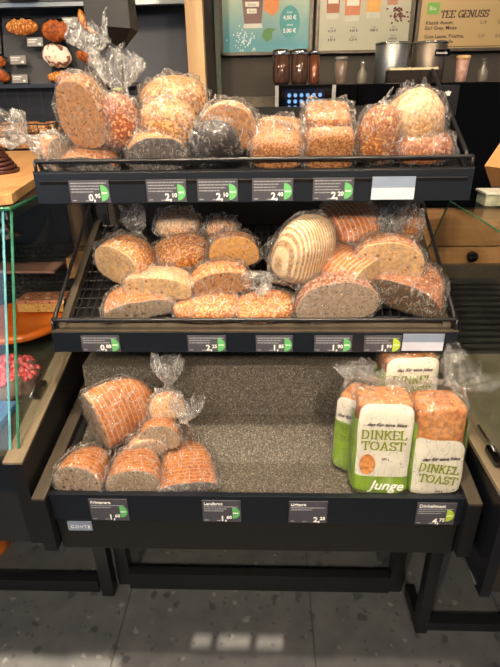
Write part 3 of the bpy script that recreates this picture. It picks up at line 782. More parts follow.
bread('small orange bagged loaf in the middle of the pile', BOT, (139, 416, 180, 450), .035, .09, .07, .07, rz=8, style='orange', crumb='grey', tail=None)
bread('pinkish bread slices in bag between the sliced loaves', BOT, (128, 432, 166, 458), .025, .09, .06, .06, rz=15, style='pale', crumb='pinkgrey', tail=None)

# ------------------------------------------------------------------ toast bags
M['tlabel'] = mat('label_white', (226, 222, 206), .5, c2=(216, 212, 198))
M['tgreen'] = mat('print_green', (140, 176, 40), .4, c2=(112, 150, 28), scale=25)
M['tolive'] = mat('letter_olive', (122, 134, 36), .5)
M['tink'] = mat('letter_ink', (60, 44, 60), .5)
CR['toast'] = crust_mat('crust_toast', (212, 150, 90), (188, 118, 62), fine=40)
def toast(label, base, rz, lean, w=.128, d=.10, h=.225, lab=(.22, .92), tail=None, ry=0, script=True, laboff=0, labw=.80, seed=1, tsize=.030, tilt=0, green=.24, toff=0):
    root = tag(empty('toast_bread_bag', base, rotm(0, 0, rz) @ rotm(lean, ry, 0)), label, 'bread', 'spelt toast bags')
    nn = 5.0; nth = 96
    def rim(th, z, out=0, puff=1):
        e = 2/nn; u = z/h
        f = 1 - .10*max(0, (u-.86)/.14)**2 - .10*max(0, (.05-u)/.05)
        wob = noise.noise(Vector((math.cos(th)*2+seed, math.sin(th)*2, z*18)))*.003*puff
        x = sgnp(math.cos(th), e)*(w/2)*f; y = sgnp(math.sin(th), e)*(d/2)*f
        v = Vector((x, y, 0)); v += v.normalized()*(out+wob)
        return Vector((v.x, v.y, z))
    def band(z0, z1, out, a0=0, a1=2*PI, n=nth, nz=20, topf=None):
        g = MB(); vs = []; fs = []; full = a1-a0 >= 2*PI-.01; m = n if full else n+1
        for i in range(nz+1):
            for k in range(m):
                th = a0+(a1-a0)*k/n; zt = z1 if topf is None else topf(k/n)
                vs.append(rim(th, z0+(zt-z0)*i/nz, out))
        for i in range(nz):
            for k in range(n):
                j = (k+1) % m; fs.append((i*m+k, i*m+j, (i+1)*m+j, (i+1)*m+k))
        return g.add(vs, fs)
    # loaf inside
    g = MB(); vs = []; fs = []
    zs_ = [.004, .01]+[.01+(h-.02)*i/16 for i in range(1, 17)]+[h-.004, h-.001, h]
    fz = [.7, .9]+[.93]*16+[.86, .7, .02]
    for z, f in zip(zs_, fz):
        for k in range(48):
            th = 2*PI*k/48; p = rim(th, min(z, h*.86), -.004, 0); q = Vector((p.x*f/.93, p.y*f/.93, z + (noise.noise(p*30)*.004 if z > h*.8 else 0))); vs.append(q)
    for i in range(len(zs_)-1):
        for k in range(48):
            j = (k+1) % 48; fs.append((i*48+k, i*48+j, (i+1)*48+j, (i+1)*48+k))
    fs.append(tuple(range(48))[::-1]); g.add(vs, fs); g.build('toast_loaf', CR['toast'], root, smooth=True)
    # green printed lower band, green side stripes
    gp = band(.002, h*green, .0035); gp.build('green_print', M['tgreen'], root, smooth=True)
    for s in (0, 1):
        c = PI*s; band(h*.04, h*.82, .0028, c-.74, c+.74, 20).build('side_stripe', M['tgreen'], root, smooth=True)
    # front label
    A0, A1 = 1.5*PI-math.atan2(w*labw/2, d/2), 1.5*PI+math.atan2(w*labw/2, d/2)
    l0, l1 = lab
    top = lambda q: h*l1 - .018*(abs(2*q-1)**3) + laboff*(q-.5)
    band(h*l0, h*l1, .0045, A0, A1, 40, 16, top).build('front_label', M['tlabel'], root, smooth=True)
    yF = -d/2-.0075; zt = h*l1
    text('slogan_line', 'das für eine Idee', .0125, M['tink'], root, (0, yF, zt-.050+toff), align='CENTER', shear=.3, off=.0002)
    slab('product_line', 'DINKEL', tsize*.70, M['tolive'], root, (-.003, yF, zt-.082+toff), tilt=tilt, sx=.98, wt=.15)
    slab('product_line', 'TOAST', tsize*.70, M['tolive'], root, (-.003, yF, zt-.110+toff), tilt=tilt, sx=1.03, wt=.15)
    text('weight_line', '500 g', .008, M['tink'], root, (.004, yF, zt-.135+toff), align='CENTER')
    if script: 
        text('baker_line', 'Junge', .034, M['white'], root, (.012, yF+.001, h*.075), align='CENTER', shear=.35, off=.0004)
        el = MB(); el.prism([(-w*.27+.017*math.cos(a), h*.36+.026*math.sin(a)) for a in [2*PI*k/24 for k in range(24)]], 'y', yF, yF+.002)
        el.build('label_window', CR['toast'], root)
    # clear film round it all, gathered above
    rings = []
    for i in range(22): z = .001+(h-.001)*i/21; rings.append([rim(2*PI*k/nth, z, .0065) for k in range(nth)])
    tl = tail or dict(neck=(0, .01, h+.02), dir=(0, .2, 1), len=.05, r=.05)
    neck = Vector(tl['neck']); dv = Vector(tl['dir']).normalized()
    sd_ = (Vector((1, 0, 0)) - dv*dv.x).normalized() if abs(dv.x) < .8 else Vector((0, 1, 0)); up_ = dv.cross(sd_)
    if up_.y < 0: up_ = -up_
    last = rings[-1]; nr = tl.get('nr', .012)
    for i in range(1, 7):
        u = i/6; row = []
        for k in range(nth):
            th = 2*PI*k/nth; t_ = neck + (sd_*math.cos(th)*nr*1.6 + up_*math.sin(th)*nr)
            p = last[k].lerp(t_, u**.9) + Vector((0, 0, .014*math.sin(PI*u)*(1+.5*math.sin(th*9+seed)))); row.append(p)
        rings.append(row)
    for i in range(1, 11):
        u = i/10; row = []
        for k in range(nth):
            th = 2*PI*k/nth; r = nr+(tl['r']-nr)*math.sin(u*PI/2)
            r *= 1+.12*math.sin(th*11+seed)+.08*math.sin(th*5+u*4)
            q = neck+dv*tl['len']*u+sd_*math.cos(th)*r*1.2+up_*math.sin(th)*r*(1-.6*u)
            q += Vector((noise.noise(q*32+Vector((seed, 0, 0))), noise.noise(q*32+Vector((0, 3, seed))), noise.noise(q*32)))*.016*u; row.append(q)
        rings.append(row)
    g = MB(); vs = [p for r_ in rings for p in r_]; fs = []
    for i in range(len(rings)-1):
        for k in range(nth):
            j = (k+1) % nth; fs.append((i*nth+k, i*nth+j, (i+1)*nth+j, (i+1)*nth+k))
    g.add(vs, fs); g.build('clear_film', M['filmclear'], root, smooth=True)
    return root
toast('spelt toast bag standing on the rear ledge behind the others', (.345, 1.075, .69), 3, -4, h=.235, lab=(.10, 1.0), toff=.018, seed=4, w=.135, tail=dict(neck=(-.03, .01, .23), dir=(-.2, .3, 1), len=.02, r=.03), script=False)
toast('green spelt toast bag half hidden behind the tall ones', (.222, .985, .66), -32, -3, h=.205, lab=(.66, .98), green=.66, seed=9, w=.105, d=.085, tail=dict(neck=(-.02, .0, .225), dir=(-.4, .1, 1), len=.05, r=.042), script=False, tsize=.02)
toast('tall spelt toast bag with green base reading Junge', (.258, .925, .66), -3, -5, h=.232, lab=(.22, 1.0), seed=2, w=.125, tsize=.0315, tail=dict(neck=(.0, .02, .25), dir=(.1, .4, .7), len=.02, r=.06))
toast('spelt toast bag showing orange crust above a slipped white label', (.378, .925, .66), 4, -5, h=.222, lab=(.02, .66), seed=3, w=.120, laboff=-.035, tilt=-10, script=False, tail=dict(neck=(.035, .02, .24), dir=(.8, .5, .45), len=.085, r=.055), labw=.9)

# ------------------------------------------------------------------ left glass case
lc = tag(empty('glass_display_case', (-1.1, 1.3, .5)), 'glass cake display case with slanted front and oak top board', 'display case')
def lp(mb, name, m, **kw): return part(mb, name, m, kw.pop('parent', lc), (1.1, -1.3, -.5), **kw)
lp(MB().prism([(.85, .52), (.85, .762), (1.75, .985), (1.75, .52)], 'x', -.572, -.542), 'side_panel', M['black'])
lp(MB().prism([(.85, .762), (.85, .768), (1.75, .991), (1.75, .985)], 'x', -.585, -.541), 'sill', M['sill'])
lp(MB().box(-1.8, -.572, .855, .875, .52, .765), 'front_panel', mat('case_front', (34, 35, 38), .35))
lp(MB().box(-1.8, -.572, .875, 1.75, .52, .53), 'case_base', M['black'])
lp(MB().box(-1.8, -.572, .853, .857, .68, .766), 'front_trim', M['navy'])
lp(MB().prism([(.875, .745), (.875, .760), (1.62, .80), (1.62, .785)], 'x', -1.8, -.572), 'deck', M['deck'])
# slanted front and side panes
lp(MB().prism([(.880, .775), (.888, .775), (1.092, 1.27), (1.084, 1.27)], 'x', -1.8, -.58), 'front_glass', M['glass'])
lp(MB().prism([(.888, .778), (1.092, 1.27), (1.62, 1.27), (1.62, .965)], 'x', -.566, -.560), 'side_glass', M['glass'])
lp(MB().tube([(-.563, .887, .778), (-.563, 1.091, 1.27)], .0032, 6), 'glass_edge', M['glassedge'])
lp(MB().tube([(-.580, .883, .778), (-.580, 1.087, 1.27)], .0028, 6), 'glass_edge', M['glassedge2'])
lp(MB().box(-1.8, -.558, 1.082, 1.62, 1.270, 1.278), 'top_glass', M['glass'])
lp(MB().tube([(-1.8, 1.083, 1.274), (-.560, 1.083, 1.274), (-.560, 1.6, 1.274)], .0045, 6), 'glass_edge', M['glassedge'])
lp(MB().box(-1.6, -.590, 1.11, 1.125, 1.245, 1.262), 'light_bar', M['steel'])
lp(MB().box(-.600, -.585, 1.11, 1.60, 1.245, 1.262), 'light_bar', M['steel'])
lp(MB().tube(rounded([(-.602, 1.10, 1.255), (-.602, 1.14, 1.21), (-.61, 1.20, 1.19)], .02), .006), 'hinge', M['chrome'], smooth=True)
lp(MB().lathe([(.018, 0), (.018, .03), (.010, .034)], (-.62, 1.16, 1.19)), 'hinge', M['chrome'], smooth=True)
# wall of ventilation mesh, inner shelf
g = MB()
for k in range(16): z = .80+.016*k; g.box(-1.75, -.58, 1.60, 1.606, z, z+.007)
for k in range(60): x = -1.74+.02*k; g.box(x, x+.004, 1.598, 1.602, .80, 1.045)
lp(g, 'vent_grille', M['vent'])
lp(MB().box(-1.8, -.575, 1.625, 1.64, .79, 1.25), 'back_panel', mat('case_back', (36, 34, 34), .4))
lp(MB().box(-1.0, -.68, 1.50, 1.597, .982, .990), 'inner_shelf', mat('inner_shelf', (150, 112, 96), .5))
lp(MB().box(-.635, -.585, 1.50, 1.58, .965, 1.030), 'tray_block', M['oakdraw'])
# black latch on the sill
cl = lp(MB().box(-.009, .009, -.027, .027, 0, .014, Matrix.Translation((-.572, 1.055, .822)) @ rotm(14, 0, 0).to_4x4()), 'glass_latch', M['blackgloss'], bevel=.004)
lp(MB().tube([(-.585, 1.02, .825), (-.585, 1.10, .845)], .0035), 'latch_pin', M['chrome'], parent=cl, smooth=True)
# oak board on the case
MBo = MB().prism([(-1.9, 1.10), (-.60, 1.08), (-.565, 1.11), (-.62, 1.40), (-.70, 2.02), (-1.9, 2.02)], 'z', 1.279, 1.301)
tag(MBo.build('oak_board', M['oak'], bevel=.002), 'pale oak board lying across the top of the glass case', 'board')
# cakes inside
def fluff(name, parent, loc, R, H, m, seed, n=40, m2=22, amp=.01, f=40):
    g = MB(); vs = []; fs = []
    for i in range(m2+1):
        for k in range(n):
            a = 2*PI*k/n; t = i/m2; ph = t*PI/2
            r = R*math.cos(ph)**.4 if i < m2 else .0005; z = H*math.sin(ph)
            p = Vector((r*math.cos(a), r*math.sin(a), z)); p += p.normalized()*noise.noise(p*f+Vector((seed, 0, 0)))*amp
            vs.append(p+Vector(loc))
    for i in range(m2):
        for k in range(n):
            j = (k+1) % n; fs.append((i*n+k, i*n+j, (i+1)*n+j, (i+1)*n+k))
    g.add(vs, fs); return g.build(name, m, parent, smooth=True)
st = tag(empty('cake_stand', (-.80, 1.43, .7905)), 'clear glass footed plate under the orange tart', 'cake stand')
MB().lathe([(.07, 0), (.07, .004), (.014, .012), (.012, .03), (.15, .036), (.168, .040), (.168, .043), (.148, .041), (.001, .041)], n=48).build('plate', glass_mat('stand_glass', (.9, .93, .9)), st, smooth=True)
tart = tag(empty('orange_tart', (-.80, 1.43, .833)), 'flat glazed orange tart with ring pattern in the glass case', 'cake')
g = MB(); prof = [(.14, 0), (.152, .004), (.152, .018), (.146, .024)]
for k in range(8): r = .14-.0165*k; prof += [(r, .026), (r-.008, .023)]
prof.append((.003, .026)); g.lathe(prof, n=64); g.build('tart_body', mat('orange_glaze', (232, 118, 36), .3, c2=(206, 90, 24), scale=20, spec=.7), tart, smooth=True)
sl = tag(empty('crumble_cake_slice', (-.745, 1.50, .861), rotm(-6, 4, 20)), 'slice of crumble cake with nuts resting on the orange tart', 'cake')
g = MB().prism([(-.07, -.03), (.07, -.065), (.10, .05), (-.045, .07)], 'z', 0, .028); g.build('cake_layer', crumb_mat('cake_layer', (206, 160, 96), (140, 92, 40), .2), sl, bevel=.003)
g = MB().prism([(-.073, -.032), (.073, -.068), (.104, .052), (-.047, .074)], 'z', .028, .040); g.build('crumble_top', crumb_mat('crumble', (196, 130, 100), (90, 44, 32), .45, 100, seed=(244, 224, 196)), sl, bevel=.003)
bc = tag(empty('berry_cake', (-.725, 1.17, .774)), 'red berry cake dusted with sugar inside the glass case', 'cake')
fluff('cake_base', bc, (0, 0, 0), .10, .055, mat('cake_base', (120, 100, 88), .8, c2=(80, 60, 50), scale=60), 4)
g = MB(); rr = random.Random(5)
for i in range(150):
    a = rr.random()*6.28; r = .088*math.sqrt(rr.random()); z = .060*math.cos(min(1, r/.10)*1.2)+.006
    s_ = .007+.004*rr.random(); c_ = (r*math.cos(a), r*math.sin(a), z)
    g.lathe([(s_*.3, -s_), (s_, -s_*.3), (s_, s_*.3), (s_*.3, s_)], c_, 8)
tag(g.build('berries', mat('berry_red', (196, 26, 34), .3, c2=(206, 120, 124), scale=90), bc, smooth=True), kind='stuff')
bt = tag(empty('blue_reflection_block', (-.80, .995, .769)), 'blue block imitating a reflection in the slanted glass beside the berry cake', 'reflection block')  # blue block added to imitate a bluish reflection in the glass
MB().box(-.17, .155, -.07, .07, 0, .018).build('main_body', mat('blue_reflection', (84, 128, 176), .4, c2=(60, 100, 150), scale=18), bt, bevel=.004)
MB().box(-.17, .155, .078, .09, .0, .004).build('block_rim', M['steel'], bt)
# chocolate rope decoration on the oak board
ch = tag(empty('chocolate_nest', (-.755, 1.44, 1.301)), 'coiled chocolate ornament standing on the oak board', 'sweet')
g = MB()
for k in range(7):
    r = .052-.0055*k; pts = [(r*math.cos(a)*1.0, r*math.sin(a), .006+.0095*k+.002*math.sin(3*a+k)) for a in [2*PI*i/28 for i in range(29)]]; g.tube(pts, .0052, 8)
g.build('coil', mat('chocolate', (74, 40, 34), .35, c2=(54, 28, 24), scale=40), ch, smooth=True)
og = tag(empty('orange_fruit', (-.855, 1.62, 1.301)), 'orange sweet at the picture edge behind the chocolate coil', 'sweet')
fluff('fruit_body', og, (0, 0, 0), .035, .05, mat('orange_skin', (214, 96, 30), .45), 8, amp=.004)
pk = tag(empty('orange_pumpkin', (-1.02, 1.28, 0)), 'small orange pumpkin on the floor behind the plinth at the picture edge', 'pumpkin')
fluff('pumpkin_body', pk, (0, 0, 0), .065, .09, mat('pumpkin', (206, 112, 44), .6, c2=(160, 80, 30), scale=25), 3, amp=.004)
# plinth bars on the floor beneath the cases
tag(MB().box(-2.2, -.56, 1.105, 1.14, 0, .05).build('counter_plinth', M['black'], bevel=.002), 'long low black plinth bar beneath the cake case', 'plinth')
tag(MB().box(.49, 2.2, .995, 1.03, 0, .035).build('counter_plinth', M['black'], bevel=.002), 'long low black plinth bar beneath the drawer counter', 'plinth')

# ------------------------------------------------------------------ right glass case
rc = tag(empty('glass_counter_case', (1.0, 1.3, .45)), 'glass counter case with black side wall beside the toast bags', 'display case')
def rp(mb, name, m, **kw): return part(mb, name, m, kw.pop('parent', rc), (-1.0, -1.3, -.45), **kw)
rp(MB().prism([(.775, .455), (.775, .740), (1.75, .740), (1.75, .455)], 'x', .482, .505), 'side_panel', mat('case_side', (18, 20, 26), .25))
rp(MB().box(.479, .482, .80, .90, .462, .466), 'edge_strip', M['steel'])
rp(MB().box(.505, 1.8, .785, .80, .46, .742), 'front_panel', mat('case_front_dark', (40, 37, 33), .4))
rp(MB().box(.505, 1.8, .80, 1.75, .46, .47), 'case_base', M['black'])
rp(MB().box(.478, .525, .772, 1.75, .740, .750), 'sill', M['sill'])
rp(MB().box(.525, 1.8, .80, 1.42, .700, .735), 'deck', mat('pale_deck', (118, 114, 96), .35, c2=(92, 90, 74), scale=14))
rp(MB().prism([(.79, .752), (.93, 1.214), (1.42, 1.214), (1.60, .97), (1.60, .752)], 'x', .503, .508), 'side_glass', glass_mat('polished_side_pane', (.93, .95, .94), 2.0))
rp(MB().tube([(.5055, .79, .753), (.5055, .93, 1.214), (.5055, 1.42, 1.214), (.5055, 1.60, .97)], .0022, 6), 'glass_edge', M['glassedge'])
rp(MB().box(.503, 1.8, .93, 1.42, 1.214, 1.220), 'top_glass', M['glass'])
g = MB()
for k in range(12):
    y = 1.44+.022*k; z = .735+.012*k; g.box(.53, 1.8, y, y+.012, z, z+.006)
rp(g, 'louvre_grille', M['blacksatin'])
rp(MB().prism([(1.42, .70), (1.42, .725), (1.72, .885), (1.72, .70)], 'x', .53, 1.8), 'louvre_bed', M['vent'])
rp(MB().box(.50, 1.8, 1.715, 1.74, .88, .93), 'back_rail', M['bronze'])
lt = rp(MB().box(-.010, .010, -.030, .030, 0, .016, Matrix.Translation((.505, .895, .752))), 'glass_latch', M['blackgloss'], bevel=.004)
rp(MB().tube([(.508, .90, .765), (.508, 1.0, .765)], .004), 'latch_pin', M['chrome'], parent=lt, smooth=True)
# oak drawer cabinet seen through the glass
dc = tag(empty('drawer_cabinet', (1.0, 2.0, 0)), 'oak fronted drawer cabinet seen through the counter glass', 'cabinet')
def dp(mb, name, m, **kw): return part(mb, name, m, kw.pop('parent', dc), (-1.0, -2.0, 0), **kw)
dp(MB().box(.46, 1.9, 1.805, 2.09, 0, 1.12), 'body', M['black'])
dp(MB().box(.46, 1.9, 1.78, 2.095, 1.12, 1.15), 'worktop', M['blackgloss'])
for z0, z1 in ((.86, .975), (.98, 1.115)):
    dr = dp(MB().box(.48, 1.05, 1.788, 1.803, z0, z1), 'drawer', M['oakdraw'], bevel=.002)
    dp(MB().lathe([(.008, 0), (.008, .008), (.015, .012), (.015, .022), (.011, .025)], (0, 0, 0), 20), 'k', M['blackgloss']) if 0 else None
    kn = MB().lathe([(.010, 0), (.010, .008), (.019, .012), (.019, .028), (.014, .031)], (0, 0, 0), 20)
    kn.v = [(.74+v[0], 1.788-v[2], (z0+z1)/2+.028+v[1]) for v in kn.v]
    if z0 < .9: dp(kn, 'knob', M['blackgloss'], parent=dr, smooth=True)
dp(MB().box(1.055, 1.9, 1.788, 1.803, .86, 1.115), 'door', M['oakdraw'], bevel=.002)
# things on the right worktop
bx = tag(empty('cardboard_box', (.705, 1.50, 1.2205), rotm(0, 0, 32)), 'tan paper box standing at the picture edge on the counter glass', 'box')
MB().prism([(-.075, .075), (-.02, .005), (.10, .005), (.10, .145), (-.015, .145)], 'y', -.05, .05).build('carton', mat('kraft_card', (196, 140, 88), .7), bx, bevel=.002)
MB().box(-.03, .10, -.04, .04, 0, .06).build('foot', M['steel'], bx)
tb = tag(empty('wooden_tub', (.640, 1.27, 1.2205)), 'small round wooden tub below the tan paper box', 'tub')
MB().lathe([(.040, 0), (.043, .004), (.045, .066), (.042, .07), (.040, .066), (.037, .01), (.001, .008)], n=36).build('tub_body', M['oakpost'], tb, smooth=True)
cn = tag(empty('food_container', (.592, 1.345, 1.2205)), 'pale plastic container with lid beside the top shelf end', 'container')
MB().box(-.035, .035, -.03, .03, 0, .03).build('main_body', mat('pale_tub', (170, 172, 150), .3, c2=(120, 124, 104), scale=50), cn, bevel=.004)
MB().box(-.039, .039, -.034, .034, .030, .036).build('lid', mat('pale_lid', (196, 200, 186), .3), cn, bevel=.002)

# ------------------------------------------------------------------ back counter with coffee machines
bk = tag(empty('back_counter', (.6, 2.3, 0)), 'high glossy black counter block under the menu boards', 'counter')
def bp_(mb, name, m, **kw): return part(mb, name, m, kw.pop('parent', bk), (-.6, -2.3, 0), **kw)
bp_(MB().box(-.23, 2.2, 2.37, 2.60, 0, 1.40), 'body', M['black'])
bp_(MB().box(-.23, .345, 2.10, 2.60, 1.385, 1.40), 'worktop', mat('dark_stone', (60, 54, 48), .3))
bp_(MB().box(-.23, .03, 2.50, 2.60, 1.40, 1.47), 'upstand', M['bronze'])
cmach = tag(empty('coffee_machine', (.145, 2.2, 1.40)), 'coffee machine with blue touch screen behind the tin loaves', 'coffee machine')
MB().box(-.115, .11, -.10, .12, 0, .115).build('body', M['blackgloss'], cmach, bevel=.003)
for x in (-.115, .099): MB().box(x, x+.013, -.108, -.10, 0, .112).build('side_trim', M['steel'], cmach)
scr = MB().box(-.078, .070, -.104, -.1005, .028, .100).build('touch_screen', mat('screen_dark', (14, 22, 44), .1), cmach)
def emis(name, c, s):
    m, nt, b = base_mat(name); b.inputs['Base Color'].default_value = (0, 0, 0, 1)
    n = N(nt, 'ShaderNodeTexNoise', Scale=40.0); nt.links.new(coords(nt), n.inputs['Vector'])
    nt.links.new(ramp(nt, n.outputs[0], .2, tuple(v*.8 for v in lin(c)[:3])+(1,), .8, lin(c)), b.inputs['Emission Color'])
    b.inputs['Emission Strength'].default_value = s; return m
M['icon'] = emis('screen_icons', (120, 180, 240), 1.1)
for r_ in range(3):
    for c_ in range(6):
        x = -.068+.0232*c_; z = .078-.021*r_
        MB().prism([(x+.006+.007*math.cos(a), z+.007*math.sin(a)) for a in [2*PI*k/10 for k in range(10)]], 'y', -.1052, -.1042).build('screen_icon', M['icon'], scr)
def jar(name, label, loc, prof, m, lidm=None, lidp=None, n=32, cat='jar', group=None, part_name='body', lid_name='lid'):
    t = tag(empty(name, loc), label, cat, group); MB().lathe(prof, n=n).build(part_name, m, t, smooth=True)
    if lidp: MB().lathe(lidp, n=n).build(lid_name, lidm, t, smooth=True)
    return t
M['hopper'] = mat('hopper_brown', (92, 66, 54), .12, .3, c2=(60, 42, 36), scale=14, stretch=(8, 8, .5))
for x, lb in ((.055, 'round bean hopper with chrome lid above the screen edge'), (.125, 'round bean hopper with chrome lid in the middle of the machine')):
    jar('bean_hopper', lb, (x, 2.2, 1.5155), [(.026, 0), (.033, .012), (.034, .100)], M['hopper'], M['chrome'], [(.035, .100), (.036, .103), (.035, .118), (.02, .122)], group='bean hoppers', cat='hopper')
jar('cocoa_jar', 'slim copper-brown jar beside the bean hoppers', (.182, 2.2, 1.5155), [(.018, 0), (.02, .01), (.02, .10)], mat('copper_jar', (112, 66, 46), .25, .4), M['chrome'], [(.021, .10), (.021, .114), (.012, .117)])
bp_(MB().box(.345, 2.2, 2.10, 2.37, 1.0, 1.513), 'machine_block', M['blackgloss'], bevel=.003)
bp_(MB().box(.260, .345, 2.12, 2.37, 1.385, 1.513), 'machine_block', M['blackgloss'], bevel=.003)
lg = bp_(MB().box(.64, .715, 2.094, 2.10, 1.40, 1.505), 'control_plate', M['blacksatin'])
bp_(MB().prism([(.668, 1.468), (.682, 1.468), (.686, 1.484), (.680, 1.481), (.675, 1.487), (.670, 1.481), (.664, 1.484)], 'y', 2.0925, 2.094), 'emblem', M['white'], parent=lg)
bp_(MB().box(.54, .548, 2.094, 2.10, 1.445, 1.50), 'indicator_light', emis('blue_led', (70, 70, 255), 1.5))
bp_(MB().box(.51, .625, 2.06, 2.10, 1.41, 1.50), 'dispenser', M['blacksatin'])
M['jarglass'] = mat('frosted_jar', (120, 104, 92), .25, c2=(96, 82, 72))
jar('storage_jar', 'brown-grey jar with pale lid between hoppers and bottle', (.285, 2.2, 1.5135), [(.018, 0), (.021, .004), (.026, .082)], M['jarglass'], M['steel'], [(.027, .082), (.027, .090), (.018, .095)])
M['botglass'] = glass_mat('bottle_glass', (.80, .80, .76), 2)
M['milk'] = mat('bottle_content', (112, 106, 94), .2)
for x, lb in ((.368, 'small swing-top glass bottle beside the steel canister'), (.83, 'small glass bottle near the wall end of the counter')):
    jar('glass_bottle', lb, (x, 2.2, 1.5135), [(.018, 0), (.020, .004), (.020, .036), (.008, .054), (.008, .066), (.010, .069)], M['milk'], M['chrome'], [(.009, .069), (.009, .078), (.004, .080)], cat='bottle', lid_name='stopper', group='glass bottles')
can = jar('steel_canister', 'large brushed steel canister left of its labelled twin', (.49, 2.26, 1.5135), [(.060, 0), (.062, .004), (.066, .136), (.064, .138)], M['steel'], M['chrome'], [(.067, .134), (.068, .142), (.06, .143)], cat='canister', group='steel canisters', lid_name='rim')
can = jar('steel_canister', 'large steel canister with a small black label', (.633, 2.26, 1.5135), [(.060, 0), (.062, .004), (.066, .136), (.064, .138)], mat('steel_canister_dark', (126, 116, 104), .36, .8), M['chrome'], [(.067, .134), (.068, .142), (.06, .143)], cat='canister', group='steel canisters', lid_name='rim')
lb_ = MB().box(.004, .058, -.0685, -.060, .092, .112).build('black_label', M['blackgloss'], can)
text('label_letters', 'monda', .015, M['white'], lb_, (.008, -.0690, .097))
bs = tag(empty('wicker_basket', (.545, 2.15, 1.5135)), 'low wicker basket of cream sachets in front of the canisters', 'basket')
g = MB()
for k in range(7):
    z = .004+.006*k; g.tube(rounded([(-.09, -.03, z), (.10, -.03, z), (.10, .03, z), (-.09, .03, z), (-.09, -.03, z)], .01), .0034, 6)
for k in range(20): x = -.085+.0095*k; g.tube([(x, -.034, 0), (x, -.034, .043)], .002, 5)
g.build('basket_weave', mat('wicker', (44, 31, 23), .7, c2=(26, 18, 13), scale=80), bs)
for k in range(9):
    x = -.078+.02*k
    s_ = tag(empty('cream_sachet', (.545+x, 2.15, 1.5545)), 'cream paper sachet lying on the wicker basket', 'sachet', 'sachets on the wicker basket')
    MB().box(-.010, .010, -.03, .03, 0, .010, rotm(0, random.uniform(-14, 14), 0).to_4x4()).build('packet', mat('sachet', (214, 200, 160), .6), s_, bevel=.002)
jar('paper_cup', 'pink-brown patterned cup with cork lid on the black counter', (.735, 2.16, 1.5135), [(.016, 0), (.019, .004), (.024, .075)], mat('cup_pattern', (150, 104, 88), .4, c2=(190, 160, 150), scale=60), M['oakpost'], [(.025, .075), (.026, .088), (.02, .090)], cat='cup')

# ------------------------------------------------------------------ menu boards on the wall
def board(x0, x1, label, m):
    t = tag(empty('menu_board', ((x0+x1)/2, 2.6, 1.64)), label, 'menu board', 'menu boards')
    wd = (x1-x0)/2
    MB().box(-wd, wd, -.012, 0, .012, .70).build('poster', m, t)
    g = MB().box(-wd-.008, wd+.008, -.02, 0, 0, .012)
    for s in (-1, 1): g.box(s*wd-.008, s*wd+.008, -.02, 0, .0, .70)
    g.build('frame', M['bronze'], t); return t
def grad_poster(name, a, b2, c3=None):
    m, nt, b = base_mat(name); co = coords(nt); sx = N(nt, 'ShaderNodeSeparateXYZ'); nt.links.new(co, sx.inputs[0])
    n = N(nt, 'ShaderNodeTexNoise', Scale=6.0); nt.links.new(co, n.inputs['Vector'])
    ad = N(nt, 'ShaderNodeMath', operation='MULTIPLY_ADD'); ad.inputs[1].default_value = .15; nt.links.new(n.outputs[0], ad.inputs[0]); nt.links.new(sx.outputs[2], ad.inputs[2])
    nt.links.new(ramp(nt, ad.outputs[0], .12, lin(a), .34, lin(b2)), b.inputs['Base Color']); b.inputs['Roughness'].default_value = .35; return m
b1 = board(-.205, .193, 'aqua drinks poster with brown and orange cups', grad_poster('aqua_poster', (70, 146, 158), (164, 182, 152)))
def disc(cx, cz, rx_, rz_, n=28): return [(cx+rx_*math.cos(2*PI*k/n), cz+rz_*math.sin(2*PI*k/n)) for k in range(n)]
MB().prism([(-.095, .12), (-.02, .12), (.0, .34), (-.115, .34)], 'y', -.014, -.0125).build('printed_cup', mat('cup_brown', (112, 72, 66), .4), b1)
MB().prism([(-.100, .105), (-.015, .105), (-.018, .122), (-.097, .122)], 'y', -.0142, -.0125).build('cup_base', mat('cup_white', (206, 206, 196), .4), b1)
MB().prism([(-.01, .17), (.03, .15), (.055, .17), (.07, .34), (-.005, .34)], 'y', -.0138, -.0125).build('printed_cup', mat('cup_orange', (226, 130, 50), .4), b1)
MB().prism(disc(.105, .125, .045, .062), 'y', -.0145, -.0125).build('price_disc', mat('teal_disc', (70, 156, 156), .5), b1)
for z, s_ in ((.160, 'KLEIN'), (.113, 'GROSS')): text('size_line', s_, .009, M['white'], b1, (.105, -.0146, z-.002), align='CENTER')
for z, s_ in ((.135, '4,00 €'), (.085, '5,00 €')): text('price_line', s_, .022, M['white'], b1, (.105, -.0146, z), align='CENTER', off=.0004)
MB().prism([(-.02, .07), (.005, .05), (.025, .06), (.03, .09), (.045, .10), (.01, .105), (-.01, .095)], 'y', -.0145, -.0125).build('mint_leaf', mat('mint', (84, 140, 76), .5), b1)
MB().box(-.09, -.03, -.0148, -.014, .185, .203).build('cup_caption', M['tlabel'], b1); MB().box(-.083, -.04, -.0148, -.014, .16, .178).build('cup_caption', M['tlabel'], b1)
text('caption_line', 'Schoko', .013, M['tink'], b1, (-.06, -.0151, .189), align='CENTER'); text('caption_line', 'Shake', .013, M['tink'], b1, (-.06, -.0151, .164), align='CENTER')
g = MB(); rr = random.Random(3)
for i in range(60):
    x, z = rr.gauss(-.095, .022), abs(rr.gauss(.045, .022))+.018; r = .0035; g.prism(disc(x, z, r, r, 5), 'y', -.0142, -.0125)
tag(g.build('printed_crystals', mat('crystal', (206, 222, 222), .5), b1), kind='stuff')
b2 = board(.221, .632, 'cream drinks board with three iced cups and coffee beans', grad_poster('cream_poster', (168, 168, 146), (188, 182, 156)))
